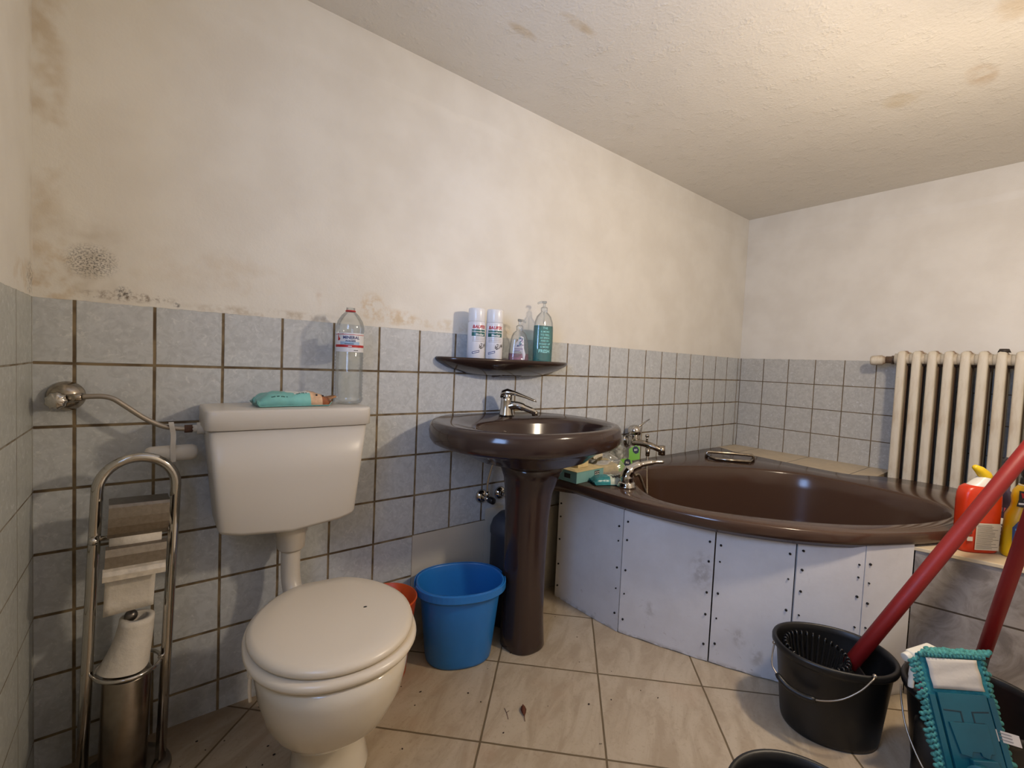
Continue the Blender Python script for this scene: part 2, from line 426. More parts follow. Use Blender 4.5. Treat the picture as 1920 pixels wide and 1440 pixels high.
# --- corner bath tub
OUT = [(1.59, -.004), (1.575, -.06), (1.572, -.2), (1.580, -.40), (1.608, -.56), (1.665, -.745), (1.73, -.865), (1.82, -.985), (1.94, -1.095),
       (2.10, -1.19), (2.25, -1.258), (2.42, -1.31), (2.6, -1.345), (2.8, -1.365), (2.96, -1.355), (3.10, -1.30), (3.165, -1.18), (3.17, -1.02), (3.12, -.89), (3.01, -.76), (3.045, -.42), (3.09, -.1), (3.085, -.02), (3.06, -.004)]
INN = [(1.70, -.53), (1.735, -.44), (1.79, -.36), (1.90, -.25), (2.02, -.185), (2.19, -.165), (2.38, -.24), (2.58, -.37), (2.71, -.50), (2.785, -.64), (2.80, -.8), (2.78, -1.0), (2.70, -1.17),
       (2.55, -1.235), (2.35, -1.205), (2.15, -1.12), (2.0, -1.02), (1.87, -.89), (1.775, -.76), (1.715, -.64)]
OUTs = [(v.x, min(v.y, -.003)) for v in catmull([(x, y, 0) for x, y in OUT], 5, True)]
INNs = [(v.x, v.y) for v in catmull([(x, y, 0) for x, y in INN], 6, True)]
NT_ = 120; CT = (2.28, -.72)
def scl(poly, k, dx=0, dy=0): return [(CT[0] + dx + (x - CT[0]) * k, CT[1] + dy + (y - CT[1]) * k) for x, y in poly]
def clipy(r): return [Vector((v.x, min(v.y, -.003), v.z)) for v in r]
rings = [radial(scl(OUTs, .955), CT, NT_, .50), radial(scl(OUTs, .978), CT, NT_, .512), radial(scl(OUTs, .997), CT, NT_, .5185), radial(OUTs, CT, NT_, .527),
         radial(OUTs, CT, NT_, ZR - .012), radial(scl(OUTs, .996), CT, NT_, ZR - .003), radial(scl(OUTs, .988), CT, NT_, ZR),
         radial(scl(INNs, 1.025), CT, NT_, ZR), radial(scl(INNs, 1.006), CT, NT_, ZR - .003), radial(scl(INNs, .995), CT, NT_, ZR - .012),
         radial(scl(INNs, .975), CT, NT_, ZR - .08), radial(scl(INNs, .93), CT, NT_, .33), radial(scl(INNs, .86), CT, NT_, .19),
         radial(scl(INNs, .78), CT, NT_, .135), radial(scl(INNs, .62), CT, NT_, .118), radial(scl(INNs, .05), CT, NT_, .112)]
b = MB(); b.loft([clipy(r) for r in rings], cap0=False, cap1=True)
tub = thing('bath_tub', 'large brown corner bath tub with white boarded front', 'bath tub', (2.28, -.72, 0))
def rel(o, par):                                          # world-built mesh moved under a parent without moving it
    off = par.location
    for v in o.data.vertices: v.co = Matrix.Rotation(-par.rotation_euler.z, 3, 'Z') @ (v.co - Vector(off))
    o.parent = par; return o
rel(b.build('tub_shell', m_brown_tub), tub)
b = MB(); b.cyl((2.25, -.7, .117), (2.25, -.7, .123), .035, .03); rel(b.build('drain', m_chrome), tub)
# chrome grip across the far corner
gc, gu, gv = Vector((2.77, -.27, ZR)), Vector((.62, -.78, 0)).normalized(), Vector((-.78, -.62, 0)).normalized()
gz = Vector((0, 0, 1))
def G(a, bq, c): return gc + gu * a + gv * bq + gz * c
b = MB(); b.tube([G(-.125, 0, .0), G(-.125, 0, .03), G(-.118, 0, .036), G(0, 0, .038), G(.118, 0, .036), G(.125, 0, .03), G(.125, 0, .0)], .0085, 10)
b.tube([G(-.122, .0, .018), G(-.09, .075, .012), G(.09, .075, .012), G(.122, .0, .018)], .0085, 10)
rel(b.build('grip_bar', m_chrome_dull), tub)
b = MB(); b.loft([[G(a, c, .0012) for a, c in ((-.115, .005), (.115, .005), (.085, .07), (-.085, .07))], [G(a, c, .004) for a, c in ((-.115, .005), (.115, .005), (.085, .07), (-.085, .07))]], smooth=False)
rel(b.build('grip_recess', mat('grip_brown_plate', (70, 50, 40), .3)), tub)

# --- white boards screwed round the front of the bath
def board_material():
    t = NT('white_painted_board'); p, x, y, z = t.pos()
    n = t.noise(p, 4, 5, .65); f = t.noise(p, 40, 3)
    col = t.mix(t.ss(n, .35, .7), lin((216, 214, 214)), lin((206, 203, 202)))
    sm = t.math('MULTIPLY', t.ss(t.noise(p, 22, 5, .7, 1.0), .60, .74), t.math('ADD', t.math('MULTIPLY', t.ss(z, .24, .02), .5), .10))
    col = t.mix(sm, col, lin((132, 118, 102)))
    edge = t.math('MULTIPLY', t.ss(z, .02, .0), t.ss(f, .4, .6)); col = t.mix(t.math('MULTIPLY', edge, .6), col, lin((150, 140, 126)))
    for (px, py, pz, r) in ((1.67, -.53, .13, .030), (1.78, -.82, .12, .03), (1.81, -.87, .07, .03), (1.72, -.7, .33, .06)):
        d = t.math('SQRT', t.math('ADD', t.math('ADD', t.math('POWER', t.math('SUBTRACT', x, px), 2.0), t.math('POWER', t.math('SUBTRACT', y, py), 2.0)), t.math('POWER', t.math('MULTIPLY', t.math('SUBTRACT', z, pz), .6), 2.0)))
        k = t.math('MULTIPLY', t.ss(d, r, r * .2), t.ss(t.noise(p, 35, 4), .4, .65)); col = t.mix(t.math('MULTIPLY', k, .38), col, lin((116, 100, 82)))
    t.bump(t.math('ADD', f, t.math('MULTIPLY', n, 2.0)), .12, .004)
    t.set(Base_Color=col, Roughness=.42, Specular_IOR_Level=.4); return t.m
m_board = board_material(); m_board_edge = mat('board_raw_edge', (196, 176, 140), .7)
PANEL = [((1.606, -.070), (1.618, -.420)), ((1.619, -.424), (1.7435, -.730)), ((1.746, -.734), (1.855, -.952)), ((1.859, -.957), (1.986, -1.110)), ((1.988, -1.112), (2.142, -1.203))]
PLAB = ['narrow white board at the wall end of the bath, under the tissue box', 'white board with a brown smudge low by its edge, facing the wash basin',
        'white board in the middle of the bath front with two dark stains', 'white board with chipped edges behind the black mop bucket', 'narrow white board strip beside the grey tiled block']
for i, ((a, bq), lb) in enumerate(zip(PANEL, PLAB)):
    A, B = Vector((*a, 0)), Vector((*bq, 0)); d = (B - A).normalized(); nrm = Vector((d.y, -d.x, 0))
    if nrm.x > 0: nrm = -nrm
    L = (B - A).length; b = MB(); N = 10
    fr, bk = [], []
    for k in range(N + 1):
        s = L * k / N; q = A + d * s; zt = .5165 + .002 * math.sin(k * 1.7 + i); zb = .001 + (.004 * abs(math.sin(k * 2.3 + i)) if i in (1, 2) else 0)
        bow = 0.003 * math.sin(PI * k / N)
        fr.append((q + nrm * bow, zb, zt)); bk.append((q - nrm * .011, zb, zt))
    rings = [[f[0] + gz * f[1], f[0] + gz * f[2], k_[0] + gz * k_[2], k_[0] + gz * k_[1]] for f, k_ in zip(fr, bk)]
    rings = [[v - A for v in r] for r in rings]
    b.loft(rings, 0, smooth=False)
    rows = [.44, .37, .27, .17, .07] if i < 3 else [.46, .40, .33, .24, .14]
    for e, zz in [(e, z) for e in (0, 1) for z in rows]:
        if i == 4 and e == 1: continue
        s = .016 if e == 0 else L - .016
        c = d * s + nrm * (.0035 if 0 < s < L else 0) + gz * (zz + random.uniform(-.015, .015)); r = .0042 if random.random() < .6 else .003
        b.tube([c - nrm * .004, c + nrm * .0012], [r, r * .9], 8, 1)
    o = b.build('front_board', [m_board, m_hole], tub); o.location = A - tub.location; o['label'] = lb

# --- chrome bath mixer on the back wall, with its hose
t = thing('bath_mixer', 'chrome single-lever bath mixer on the tiled wall above the tub', 'faucet', (2.15, 0, .70))
b = MB(); b.cyl((0, -.001, -.03), (0, -.02, -.03), .034); b.cyl((0, -.02, -.03), (0, -.07, -.02), .024, .027); b.cyl((0, -.06, -.045), (0, -.06, .012), .030, .032, 28)
b.build('mixer_body', m_chrome, t, bevel=.002)
b = MB(); b.lathe([(.033, .0), (.036, .012), (.034, .028), (.026, .040), (.012, .047), (0, .048)], (0, -.06, .014), 28); b.build('dome_cap', m_chrome, t)
b = MB(); b.tube([(.018, -.06, .045), (.06, -.063, .064), (.112, -.068, .088)], [.006, .0045, .0035], 10); b.build('lever', m_chrome, t)
b = MB(); b.tube(catmull([(-.01, -.06, -.03), (-.005, -.12, -.026), (.01, -.17, -.036), (.03, -.20, -.048)], 6), [.02] * 6 + [.021] * 6 + [.019] * 7, 14, flat=.8)
b.cyl((.032, -.205, -.028), (.034, -.207, -.075), .018, .017, 18); b.build('spout', m_chrome_dull, t)
b = MB(); b.cyl((-.002, -.14, -.012), (-.002, -.14, .012), .006); b.cyl((-.002, -.14, .010), (-.002, -.14, .022), .010, .009, 14); b.build('diverter_knob', m_chrome_dull, t)
b = MB(); b.cyl((-.012, -.155, -.045), (-.012, -.155, -.085), .012, .010, 16); b.build('hose_nut', m_chrome_dull, t)
m_hose = mat('shower_hose_metal', (178, 166, 148), .3, 1.0)
hp = catmull([(2.138, -.155, .615), (2.12, -.17, .5), (2.09, -.21, .36), (2.04, -.28, .30), (1.99, -.30, .38), (1.955, -.285, .48), (1.925, -.265, .562), (1.895, -.262, .5655)], 28)
b = MB(); b.tube(hp, [.0075 if k % 2 else .0062 for k in range(len(hp))], 10)
tag(b.build('shower_hose', m_hose), 'ribbed metal shower hose hanging from the bath mixer into the tub', 'hose')
# chrome curved spout on the tub deck
t = thing('tub_spout', 'chrome spout with a long thin curved arm on the bath rim', 'spout', (1.725, -.345, ZR))
b = MB(); b.lathe([(0, .0), (.040, .0), (.040, .008), (.036, .012), (.036, .018), (.033, .022), (.028, .024), (0, .024)], n=36); b.build('base_ring', m_chrome, t)
b = MB(); b.tube(catmull([(0, 0, .02), (.0, .0, .05), (.014, -.010, .078), (.05, -.032, .097), (.10, -.062, .108), (.135, -.085, .110)], 6), [.027] * 6 + [.025] * 6 + [.018] * 6 + [.0115] * 6 + [.0075] * 6 + [.004], 16)
b.build('spout_arm', m_chrome, t)

# --- cast iron radiator
t = thing('radiator', 'old cream cast iron column radiator on the wall behind the tub', 'radiator', (3.27, -.89, .115))
def rad_mat():
    q = NT('old_cream_radiator_paint'); p = q.obj()[0]; x, y, z = q.obj()[1:]
    n = q.noise(q.vec(q.math('MULTIPLY', x, 6.0), q.math('MULTIPLY', y, 6.0), z), 5, 5, .65)
    col = q.mix(q.ss(n, .4, .7), lin((218, 209, 190)), lin((196, 180, 156)))
    chip = q.ss(q.noise(p, 60, 4, .7), .70, .76); col = q.mix(chip, col, lin((116, 74, 50)))
    side = q.ss(q.math('ABSOLUTE', q.math('SUBTRACT', x, 0.0)), .050, .025)
    col = q.mix(q.math('MULTIPLY', side, .85), col, lin((140, 108, 82)))
    q.bump(n, .3, .004); q.set(Base_Color=col, Roughness=.5); return q.m
m_rad = rad_mat()
RH = 1.0945; SEC = None
for k in range(9):
    if SEC is None:
        b = MB()
        for cx in (-.062, 0.0, .062):
            rg = []
            for z, sy, sx in ((.0, .006, .01), (.004, .013, .02), (.02, .0185, .027), (.07, .0185, .0265), (RH - .08, .0185, .0265), (RH - .03, .0185, .028), (RH - .008, .0165, .023), (RH + (.0 if cx else .004), .008, .010)):
                rg.append(sup(24, sx, sy, 5.0, cx, 0, z))
            b.loft(rg)
        for z in (.055, RH - .045):
            b.cyl((0, -.0305, z), (0, .0305, z), .031, n=24)
            b.loft([sup(16, .085, .015, 3, 0, 0, z - .03), sup(16, .086, .0165, 3, 0, 0, z), sup(16, .083, .015, 3, 0, 0, z + .034)])
            b.cyl((-.055, -.0305, z + .006), (-.055, .0305, z + .006), .026, n=20)
        SEC = b.build('section', m_rad, t, loc=(0, -.03 - .0592 * k, 0))
    else:
        o = SEC.copy(); C.objects.link(o); o.parent = t; o.location = (0, -.03 - .0592 * k, 0)
for k in (0, 8):
    b = MB(); b.cyl((0, -.03 - .0592 * k, -.1145), (0, -.03 - .0592 * k, .03), .022, .018, 16); b.build('foot', m_rad, t)
b = MB(); b.cyl((-.02, .004, RH - .045), (-.02, .045, RH - .045), .019, .019, 16); b.cyl((-.02, .010, RH - .045), (-.02, .022, RH - .045), .023, .023, 6)
b.cyl((-.02, .035, RH - .045), (.11, .035, RH - .045), .012, .012, 14); b.build('valve_body', mat('brown_valve_metal', (96, 74, 56), .5, var=.3, scale=80), t)
b = MB(); b.tube([(-.02, .045, RH - .047), (-.02, .056, RH - .047), (-.024, .062, RH - .048), (-.03, .105, RH - .05), (-.031, .112, RH - .05)], [.017, .022, .027, .025, .018], 22); b.build('valve_knob', m_rad, t, bevel=.002)
b = MB(); b.cyl((-.055, -.389, RH - .004), (-.055, -.389, RH + .012), .022, .016, 18); b.build('air_plug', mat('dark_plug', (52, 44, 38), .5), t)

# --- wash basin on its pedestal
def basin_ring(a, f, bk, cx, cy, z, e=2.25, n=96):
    out = []
    for k in range(n):
        q = 2 * PI * k / n; c, s = math.cos(q), math.sin(q)
        x = cx + a * math.copysign(abs(c) ** (2 / e), c); bb = f if s < 0 else bk
        y = cy + bb * math.copysign(abs(s) ** (2 / e), s)
        out.append(Vector((x, min(y, -.003), z)))
    return out
BX = 1.226
t = thing('wash_basin', 'brown ceramic wash basin mounted on the tiled wall', 'wash basin', (BX, 0, .70))
rg = []
def R_(a, f, bk, dx, cy, z, e=2.25): rg.append([v - Vector((BX, 0, .70)) for v in basin_ring(a * 1.015, f, bk, BX + dx, cy, z, e)])
R_(.02, .02, .02, .0, -.30, .700); R_(.13, .13, .10, .0, -.30, .703); R_(.205, .19, .15, .0, -.29, .722); R_(.26, .235, .21, .0, -.275, .752)
R_(.318, .272, .28, .0, -.27, .768); R_(.338, .292, .30, .0, -.27, .776); R_(.346, .302, .31, .0, -.27, .79); R_(.347, .305, .32, .0, -.27, .815); R_(.342, .302, .32, .0, -.27, .836)
R_(.333, .294, .31, .0, -.27, .846); R_(.320, .282, .30, .0, -.27, .849); R_(.29, .258, .26, .0, -.275, .846)
R_(.262, .215, .165, .0, -.335, .842, 2.15); R_(.252, .206, .155, .0, -.335, .836, 2.15); R_(.245, .20, .15, .0, -.335, .822, 2.15); R_(.225, .18, .135, .0, -.335, .775, 2.1); R_(.18, .14, .11, .0, -.325, .735, 2); R_(.10, .08, .07, 0, -.315, .722, 2); R_(.02, .02, .02, 0, -.31, .719, 2)
b = MB(); b.loft(rg); b.build('basin', m_brown, t)
b = MB(); b.loft([sup(28, .021, .010, 2.6, 0, 0, 0), sup(28, .021, .010, 2.6, 0, 0, .003), sup(28, .0165, .0065, 2.6, 0, 0, .0032), sup(28, .0165, .0065, 2.6, 0, 0, -.004)], cap0=True, cap1=False)
o = b.build('overflow_ring', m_chrome, t); o.location = (-.055, -.1885, .095); o.rotation_euler = (math.radians(97), 0, math.radians(-6))
b = MB(); b.cyl((0, -.31, .019), (0, -.31, .023), .028, .026); b.build('drain', m_chrome, t)
# pedestal
b = MB(); rg = []
for z, a, f, bk, cy in ((0.0, .078, .088, .06, -.245), (.006, .080, .091, .06, -.245), (.03, .0795, .090, .06, -.243), (.12, .076, .082, .06, -.243), (.3, .076, .079, .06, -.243), (.48, .080, .081, .06, -.245), (.58, .086, .086, .07, -.25), (.64, .100, .096, .08, -.26), (.70, .13, .108, .09, -.27)):
    rg.append([Vector((v.x - 1.258, v.y + .245, z)) for v in basin_ring(a, f, bk, 1.258, cy, z, 2.5, 48)])
b.loft(rg)
tag(b.build('basin_pedestal', m_brown, loc=(1.258, -.245, 0)), 'tall brown ceramic pedestal standing under the wash basin', 'pedestal')

# basin mixer tap
t = thing('basin_faucet', 'chrome single-lever mixer tap on the brown wash basin', 'faucet', (1.268, -.088, .8475))
b = MB(); b.loft([sup(24, .031, .027, 2.6, 0, 0, 0), sup(24, .030, .026, 2.6, 0, 0, .004), sup(24, .024, .022, 2.4, -.002, 0, .03), sup(24, .022, .021, 2.4, -.003, 0, .06), sup(24, .022, .022, 2.2, -.004, 0, .075)]); b.build('faucet_body', m_chrome, t)
fd = Vector((.72, -.69, 0))                              # the way the spout points
def F(a, z, c=0.0): return fd * a + Vector((-fd.y, fd.x, 0)) * c + gz * z
b = MB(); b.tube(catmull([F(.0, .035), F(.035, .043), F(.07, .034), F(.105, .022), F(.118, .018)], 6), [.022] * 6 + [.02] * 6 + [.016] * 6 + [.0145] * 6 + [.013], 14, flat=.8)
b.build('spout', m_chrome, t)
b = MB(); b.cyl(F(.112, .022), F(.114, .004), .0125, .0115, 18); b.build('aerator', m_chrome_dull, t)
b = MB(); rg = []
for a, z, w_, h_ in ((-.028, .078, .014, .010), (-.022, .088, .023, .014), (0, .094, .025, .014), (.03, .090, .022, .009), (.07, .078, .017, .006), (.105, .066, .015, .005), (.118, .062, .012, .0035)):
    rg.append([F(a, z + h_ * math.sin(q), w_ * math.cos(q)) for q in [2 * PI * k / 14 for k in range(14)]])
b.loft(rg); b.ball(F(.0, .076), .021, 14); b.build('lever', m_chrome, t)

# angle valves under the basin
AV = [(1.222, 'chrome angle valve with a thin riser, between basin and bucket', .0), (1.318, 'second dark angle valve half hidden by the brown pedestal', .0)]
for i, (vx, lb, _) in enumerate(AV):
    t = thing('angle_valve', lb, 'valve', (vx, 0, .503), group='valves under the basin')
    b = MB(); b.lathe([(.029, 0), (.028, .006), (.018, .016), (.013, .018)], (0, -.0005, 0), 24, axis=(0, -1, 0), cap0=True, cap1=True); b.build('rosette', m_chrome, t)
    b = MB(); b.cyl((0, -.015, 0), (0, -.055, 0), .010); b.cyl((0, -.042, 0), (0, -.042, .030), .009, .009, 6); b.build('valve_body', m_chrome, t)
    b = MB(); b.tube([(0, -.055, 0), (0, -.060, 0), (0, -.085, 0), (0, -.088, 0)], [.010, .014, .0135, .010], 12); b.build('handle', mat('black_valve_handle', (26, 24, 24), .35), t)
    b = MB(); b.tube(catmull([(0, -.042, .028), (-.001, -.044, .07), (.006, -.060, .14), (.012, -.085, .22)], 6), .0055, 10); b.build('riser_tube', m_chrome, t)

# dark grey canister behind the pedestal
t = thing('canister', 'dark grey canister with pale letters behind the brown pedestal', 'canister', (1.315, -.093, 0))
m_gray = mat('dark_grey_plastic', (58, 60, 68), .5)
b = MB(); b.lathe([(0, 0), (.080, 0), (.084, .01), (.084, .36), (.088, .365), (.088, .385), (.078, .415), (.055, .440), (.02, .447), (0, .447)], n=40); b.build('canister_body', m_gray, t)
def CYL(r, z0, a0, up=False):
    def f(x, y):
        a = a0 + (x if not up else y) / r
        return Vector((r * math.cos(a), r * math.sin(a), z0 + (y if not up else -x)))
    return f
b = MB(); b.text('BTL', .034, lambda x, y: Vector(((.0855 - .012 * 0) * math.cos(math.radians(222) + y / .085), .0855 * math.sin(math.radians(222) + y / .085), .33 - x)), 0, .0008)
b.build('lettering', mat('pale_lettering', (190, 196, 205), .5), t)
# --- toilet
t = thing('toilet', 'white toilet with its seat lid closed, below the cistern', 'toilet', (.514, -.268, 0), rz=-.13)
def egg(a, f, bk, cy, z, yb=None, e=2.25, n=72):
    out = []
    for k in range(n):
        q = 2 * PI * k / n; c, s = math.cos(q), math.sin(q)
        y = cy + (f if s < 0 else bk) * math.copysign(abs(s) ** (2 / e), s)
        if yb is not None and y > yb: y = yb + (y - yb) * .12
        tp = 1 - .11 * max(0, min(1, (y + .187) / .187)) ** 1.5 if e < 2.1 else 1
        out.append(Vector((tp * a * math.copysign(abs(c) ** (2 / e), c), y, z)))
    return out
def foot(a, f, bk, cy, z, dx=.018): return [v + Vector((dx, 0, 0)) for v in egg(a, f, bk, cy, z)]
b = MB(); b.loft([foot(.092, .115, .12, -.085, 0), foot(.093, .116, .12, -.085, .012), foot(.084, .10, .115, -.08, .05), foot(.078, .095, .115, -.075, .09), foot(.091, .120, .13, -.085, .125, .008), egg(.118, .165, .15, -.11, .175),
                  egg(.143, .195, .19, -.15, .24), egg(.159, .212, .215, -.175, .31), egg(.166, .217, .22, -.182, .36), egg(.166, .217, .22, -.182, .392), egg(.158, .208, .21, -.182, .397), egg(.05, .06, .06, -.182, .397)])
b.build('bowl', m_white_cer, t)
b = MB(); b.tube([(0, .015, .335), (0, .06, .335), (0, .085, .335)], [.048, .045, .036], 24); b.build('inlet_socket', m_white_cer, t)
b = MB(); b.loft([egg(.166, .200, .2, -.185, .3985, .0), egg(.183, .214, .21, -.185, .403, .01), egg(.187, .218, .21, -.185, .411, .012), egg(.184, .215, .21, -.185, .419, .01), egg(.172, .205, .2, -.185, .4225, .0)]); b.build('seat', m_white_pl, t)
b = MB(); b.loft([egg(.163, .190, .2, -.187, .4232, -.002, 2.08), egg(.178, .204, .2, -.187, .4265, .0, 2.08), egg(.181, .207, .2, -.187, .433, .002, 2.08), egg(.178, .204, .2, -.187, .4405, .0, 2.08), egg(.166, .192, .19, -.187, .4455, -.006, 2.08), egg(.12, .16, .15, -.187, .4475, -.02), egg(.03, .04, .04, -.187, .448)])
b.ball((.072, -.195, .448), .004, 8, 1, (1.2, .6, .4))
b.build('lid', [m_white_pl, m_hole], t)
for s in (-1, 1):
    b = MB(); b.cyl((s * .055 - .02, .018, .413), (s * .055 + .02, .018, .413), .011, n=14); b.build('hinge', m_white_pl, t)
t = thing('rim_hook', 'small white plastic strip hooked over the toilet rim', 'toilet freshener hook', (.318, -.485, .372), rz=.25)
b = MB(); b.tube(catmull([(.03, 0, .022), (.012, 0, .026), (-.002, 0, .02), (-.006, 0, -.01), (-.004, 0, -.045)], 5), .0035, 8, flat=1.0); b.build('hook_strip', m_white_pl, t)
b = MB(); b.box((-.004, 0, .014), (.010, .014, .016)); b.build('hook_block', m_white_pl, t, bevel=.003)

# --- cistern and flush pipe
t = thing('cistern', 'cream plastic toilet cistern hung on the tiled wall', 'toilet cistern', (.459, 0, .565))
def rr(hx, y0, y1, z, r=.02, bulge=0.0):                   # rounded rectangle with a bowed front
    out = []; hy = (y0 - y1) / 2; cy = (y0 + y1) / 2
    for v in sup(96, hx, hy, 16):
        zz = z - bulge * (1 - (v.x / hx) ** 2)
        yy = cy + v.y - (.008 * (1 - (v.x / hx) ** 2) if v.y < 0 else 0)
        out.append(Vector((v.x, yy, zz)))
    return out
b = MB(); b.loft([rr(.165, -.01, -.16, .018, bulge=.022), rr(.172, -.006, -.176, .020, bulge=.022), rr(.1755, -.004, -.181, .030, bulge=.022), rr(.188, -.004, -.190, .16), rr(.200, -.004, -.196, .288), rr(.19, -.01, -.18, .289)])
b.build('tank', m_cream_pl, t)
b = MB(); b.loft([rr(.2065, -.003, -.2, .2905), rr(.209, -.003, -.203, .2925), rr(.2085, -.003, -.2025, .337), rr(.207, -.004, -.201, .341), rr(.200, -.010, -.194, .3425)])
b.build('tank_lid', m_cream_pl, t)
b = MB(); b.cyl((-.19, -.068, .282), (-.216, -.068, .282), .016, n=16); b.cyl((-.21, -.068, .282), (-.226, -.068, .282), .0095, n=14); b.build('inlet_fitting', mat('white_fitting', (214, 208, 198), .4), t)
t = thing('flush_pipe', 'white vertical flush pipe between cistern and toilet', 'pipe', (.474, -.10, .33))
m_pipe = mat('white_pipe_plastic', (214, 204, 188), .3)
b = MB(); b.tube(catmull([(0, 0, .25), (0, 0, .16), (0, -.002, .075), (.004, -.025, .028), (.013, -.06, .008), (.018, -.095, .0045)], 6), .026, 24); b.build('pipe', m_pipe, t)
b = MB(); b.lathe([(.0, .15), (.03, .15), (.037, .158), (.040, .20), (.044, .205), (.044, .233), (0, .233)], n=36); b.build('collar', m_pipe, t)

# --- water supply: wall valve, hose, hanging freshener
t = thing('wall_valve', 'chrome wall valve with a fluted knob in the tiled corner', 'valve', (-.014, 0, .930))
b = MB(); b.lathe([(.036, 0), (.0355, .006), (.031, .016), (.022, .026), (.012, .030), (0, .030)], (0, -.0005, 0), 36, axis=(0, -1, 0)); b.build('rosette', m_chrome_dull, t)
b = MB(); b.cyl((0, -.02, -.004), (0, -.055, -.004), .0115); b.cyl((0, -.042, -.004), (.034, -.062, .003), .0105, .0095, 14); b.build('valve_body', m_chrome_dull, t)
b = MB(); rg = []
for y, r in ((-.05, .012), (-.053, .0195), (-.070, .0185), (-.075, .013), (-.0755, .001)):
    rg.append([Vector((-.010 + (r * (1 + .06 * math.cos(9 * q))) * math.cos(q), y, -.006 + (r * (1 + .06 * math.cos(9 * q))) * math.sin(q))) for q in [2 * PI * k / 54 for k in range(54)]])
b.loft(rg); b.build('knob', m_chrome, t)
t = thing('supply_hose', 'curved grey metal hose from wall valve to cistern', 'hose', (.02, -.065, .934))
b = MB(); b.tube(catmull([(0, .003, -.001), (.034, 0, .0), (.055, -.002, -.006), (.075, -.003, -.022), (.115, -.004, -.056), (.15, -.004, -.077), (.18, -.003, -.085), (.198, -.003, -.087)], 8), .0062, 12); b.build('hose_tube', mat('grey_metal_hose', (168, 158, 146), .32, .8), t)
b = MB(); b.cyl((.196, -.003, -.087), (.2145, -.003, -.087), .0105, n=6); b.build('hose_nut', mat('rusty_brown_nut', (92, 58, 38), .6, var=.3, scale=90), t, bevel=.001)
t = thing('hanging_freshener', 'white oval freshener holder hanging by a strap from the hose', 'toilet freshener', (.190, -.068, .785), rz=.05)
m_fr = mat('milky_plastic', (222, 214, 200), .35)
b = MB(); rg = []
for x, k in ((-.056, .25), (-.053, .75), (-.044, .98), (-.02, 1), (.02, 1), (.044, .98), (.053, .75), (.056, .25)):
    rg.append([Vector((x, .016 * k * math.cos(q), .021 * k * math.sin(q))) for q in [2 * PI * i / 24 for i in range(24)]])
b.loft(rg); b.build('case', m_fr, t)
b = MB(); rg = [[Vector((p[0] - .0055, p[1], p[2])), Vector((p[0] + .0055, p[1], p[2])), Vector((p[0] + .0055, p[1] + .0015, p[2])), Vector((p[0] - .0055, p[1] + .0015, p[2]))] for p in catmull([(.002, -.018, -.02), (.001, -.018, .02), (.002, -.013, .05), (-.002, -.0115, .076), (-.002, -.002, .0815), (-.001, .006, .074)], 5)]
b.loft(rg, smooth=False); b.build('strap', m_fr, t)

# --- toilet paper stand with brush holder
t = thing('toilet_paper_stand', 'chrome arched toilet paper and brush stand in the tiled corner', 'toilet paper stand', (.097, -.125, 0), rz=.06); t.rotation_euler.y = .038
b = MB(); b.lathe([(0, 0), (.095, 0), (.098, .006), (.094, .014), (.05, .018), (0, .018)], n=48); b.build('foot_plate', m_steel, t)
pth = [(-.0745, 0, .014), (-.074, 0, .3), (-.0735, 0, .70)] + [(-.0735 * math.cos(q), 0, .718 + .0735 * math.sin(q)) for q in [PI * k / 20 for k in range(21)]] + [(.0735, 0, .70), (.074, 0, .3), (.0745, 0, .014)]
b = MB(); b.tube(pth, .0115, 16); b.build('arch_tube', m_chrome, t)
def sheet(pts, x0, x1, th=.0012):                         # curved metal sheet from a profile in y, z
    m = MB(); P = [Vector((0, *p)) for p in pts]; rg = []
    for i, p in enumerate(P):
        d = (P[min(i + 1, len(P) - 1)] - P[max(i - 1, 0)]).normalized(); nn = Vector((0, -d.z, d.y)) * th
        rg.append([Vector((x0, p.y, p.z)), Vector((x1, p.y, p.z)), Vector((x1, p.y + nn.y, p.z + nn.z)), Vector((x0, p.y + nn.y, p.z + nn.z))])
    m.loft(rg, smooth=False); return m
m_plate = mat('scratched_steel_plate', (150, 142, 132), .34, 1.0, var=.12, scale=120)
sheet([(.02, .692), (-.02, .691), (-.034, .690), (-.040, .684), (-.042, .66), (-.042, .64), (-.038, .622), (-.032, .612)], -.052, .060).build('cover_plate', m_plate, t)
sheet([(-.030, .594), (-.040, .588), (-.045, .572), (-.046, .556), (-.047, .545)], -.054, .058).build('flap_plate', m_plate, t)
sheet([(-.046, .547), (-.054, .542), (-.060, .533), (-.062, .522)], -.057, .057).build('flap_edge', mat('worn_white_flap', (206, 196, 180), .4, .3, var=.2, scale=50), t)
b = MB(); b.cyl((-.08, 0, .605), (.08, 0, .605), .006); b.tube([(-.066, -.012, .605), (-.080, -.012, .605), (-.084, -.012, .605)], [.010, .010, .006], 14); b.build('roll_rod', m_chrome, t)
b = MB(); b.tube([(.0625 * math.cos(q), -.002 + .0625 * math.sin(q), .283) for q in [2 * PI * k / 48 for k in range(49)]], .0045, 10); b.tube([(.058, -.01, .283), (.077, 0, .290)], .004, 8); b.tube([(-.058, -.01, .283), (-.077, 0, .283)], .004, 8); b.build('roll_ring', m_chrome, t)
b = MB(); b.lathe([(0, .018), (.046, .018), (.047, .022), (.047, .262), (.044, .266), (0, .268)], n=44); b.build('brush_holder', m_steel, t)
b = MB(); b.cyl((0, 0, .268), (0, 0, .395), .0055, n=12); b.ball((0, 0, .405), .0135, 18); b.build('brush_knob', mat('dull_grey_knob', (120, 114, 108), .3, .9), t)
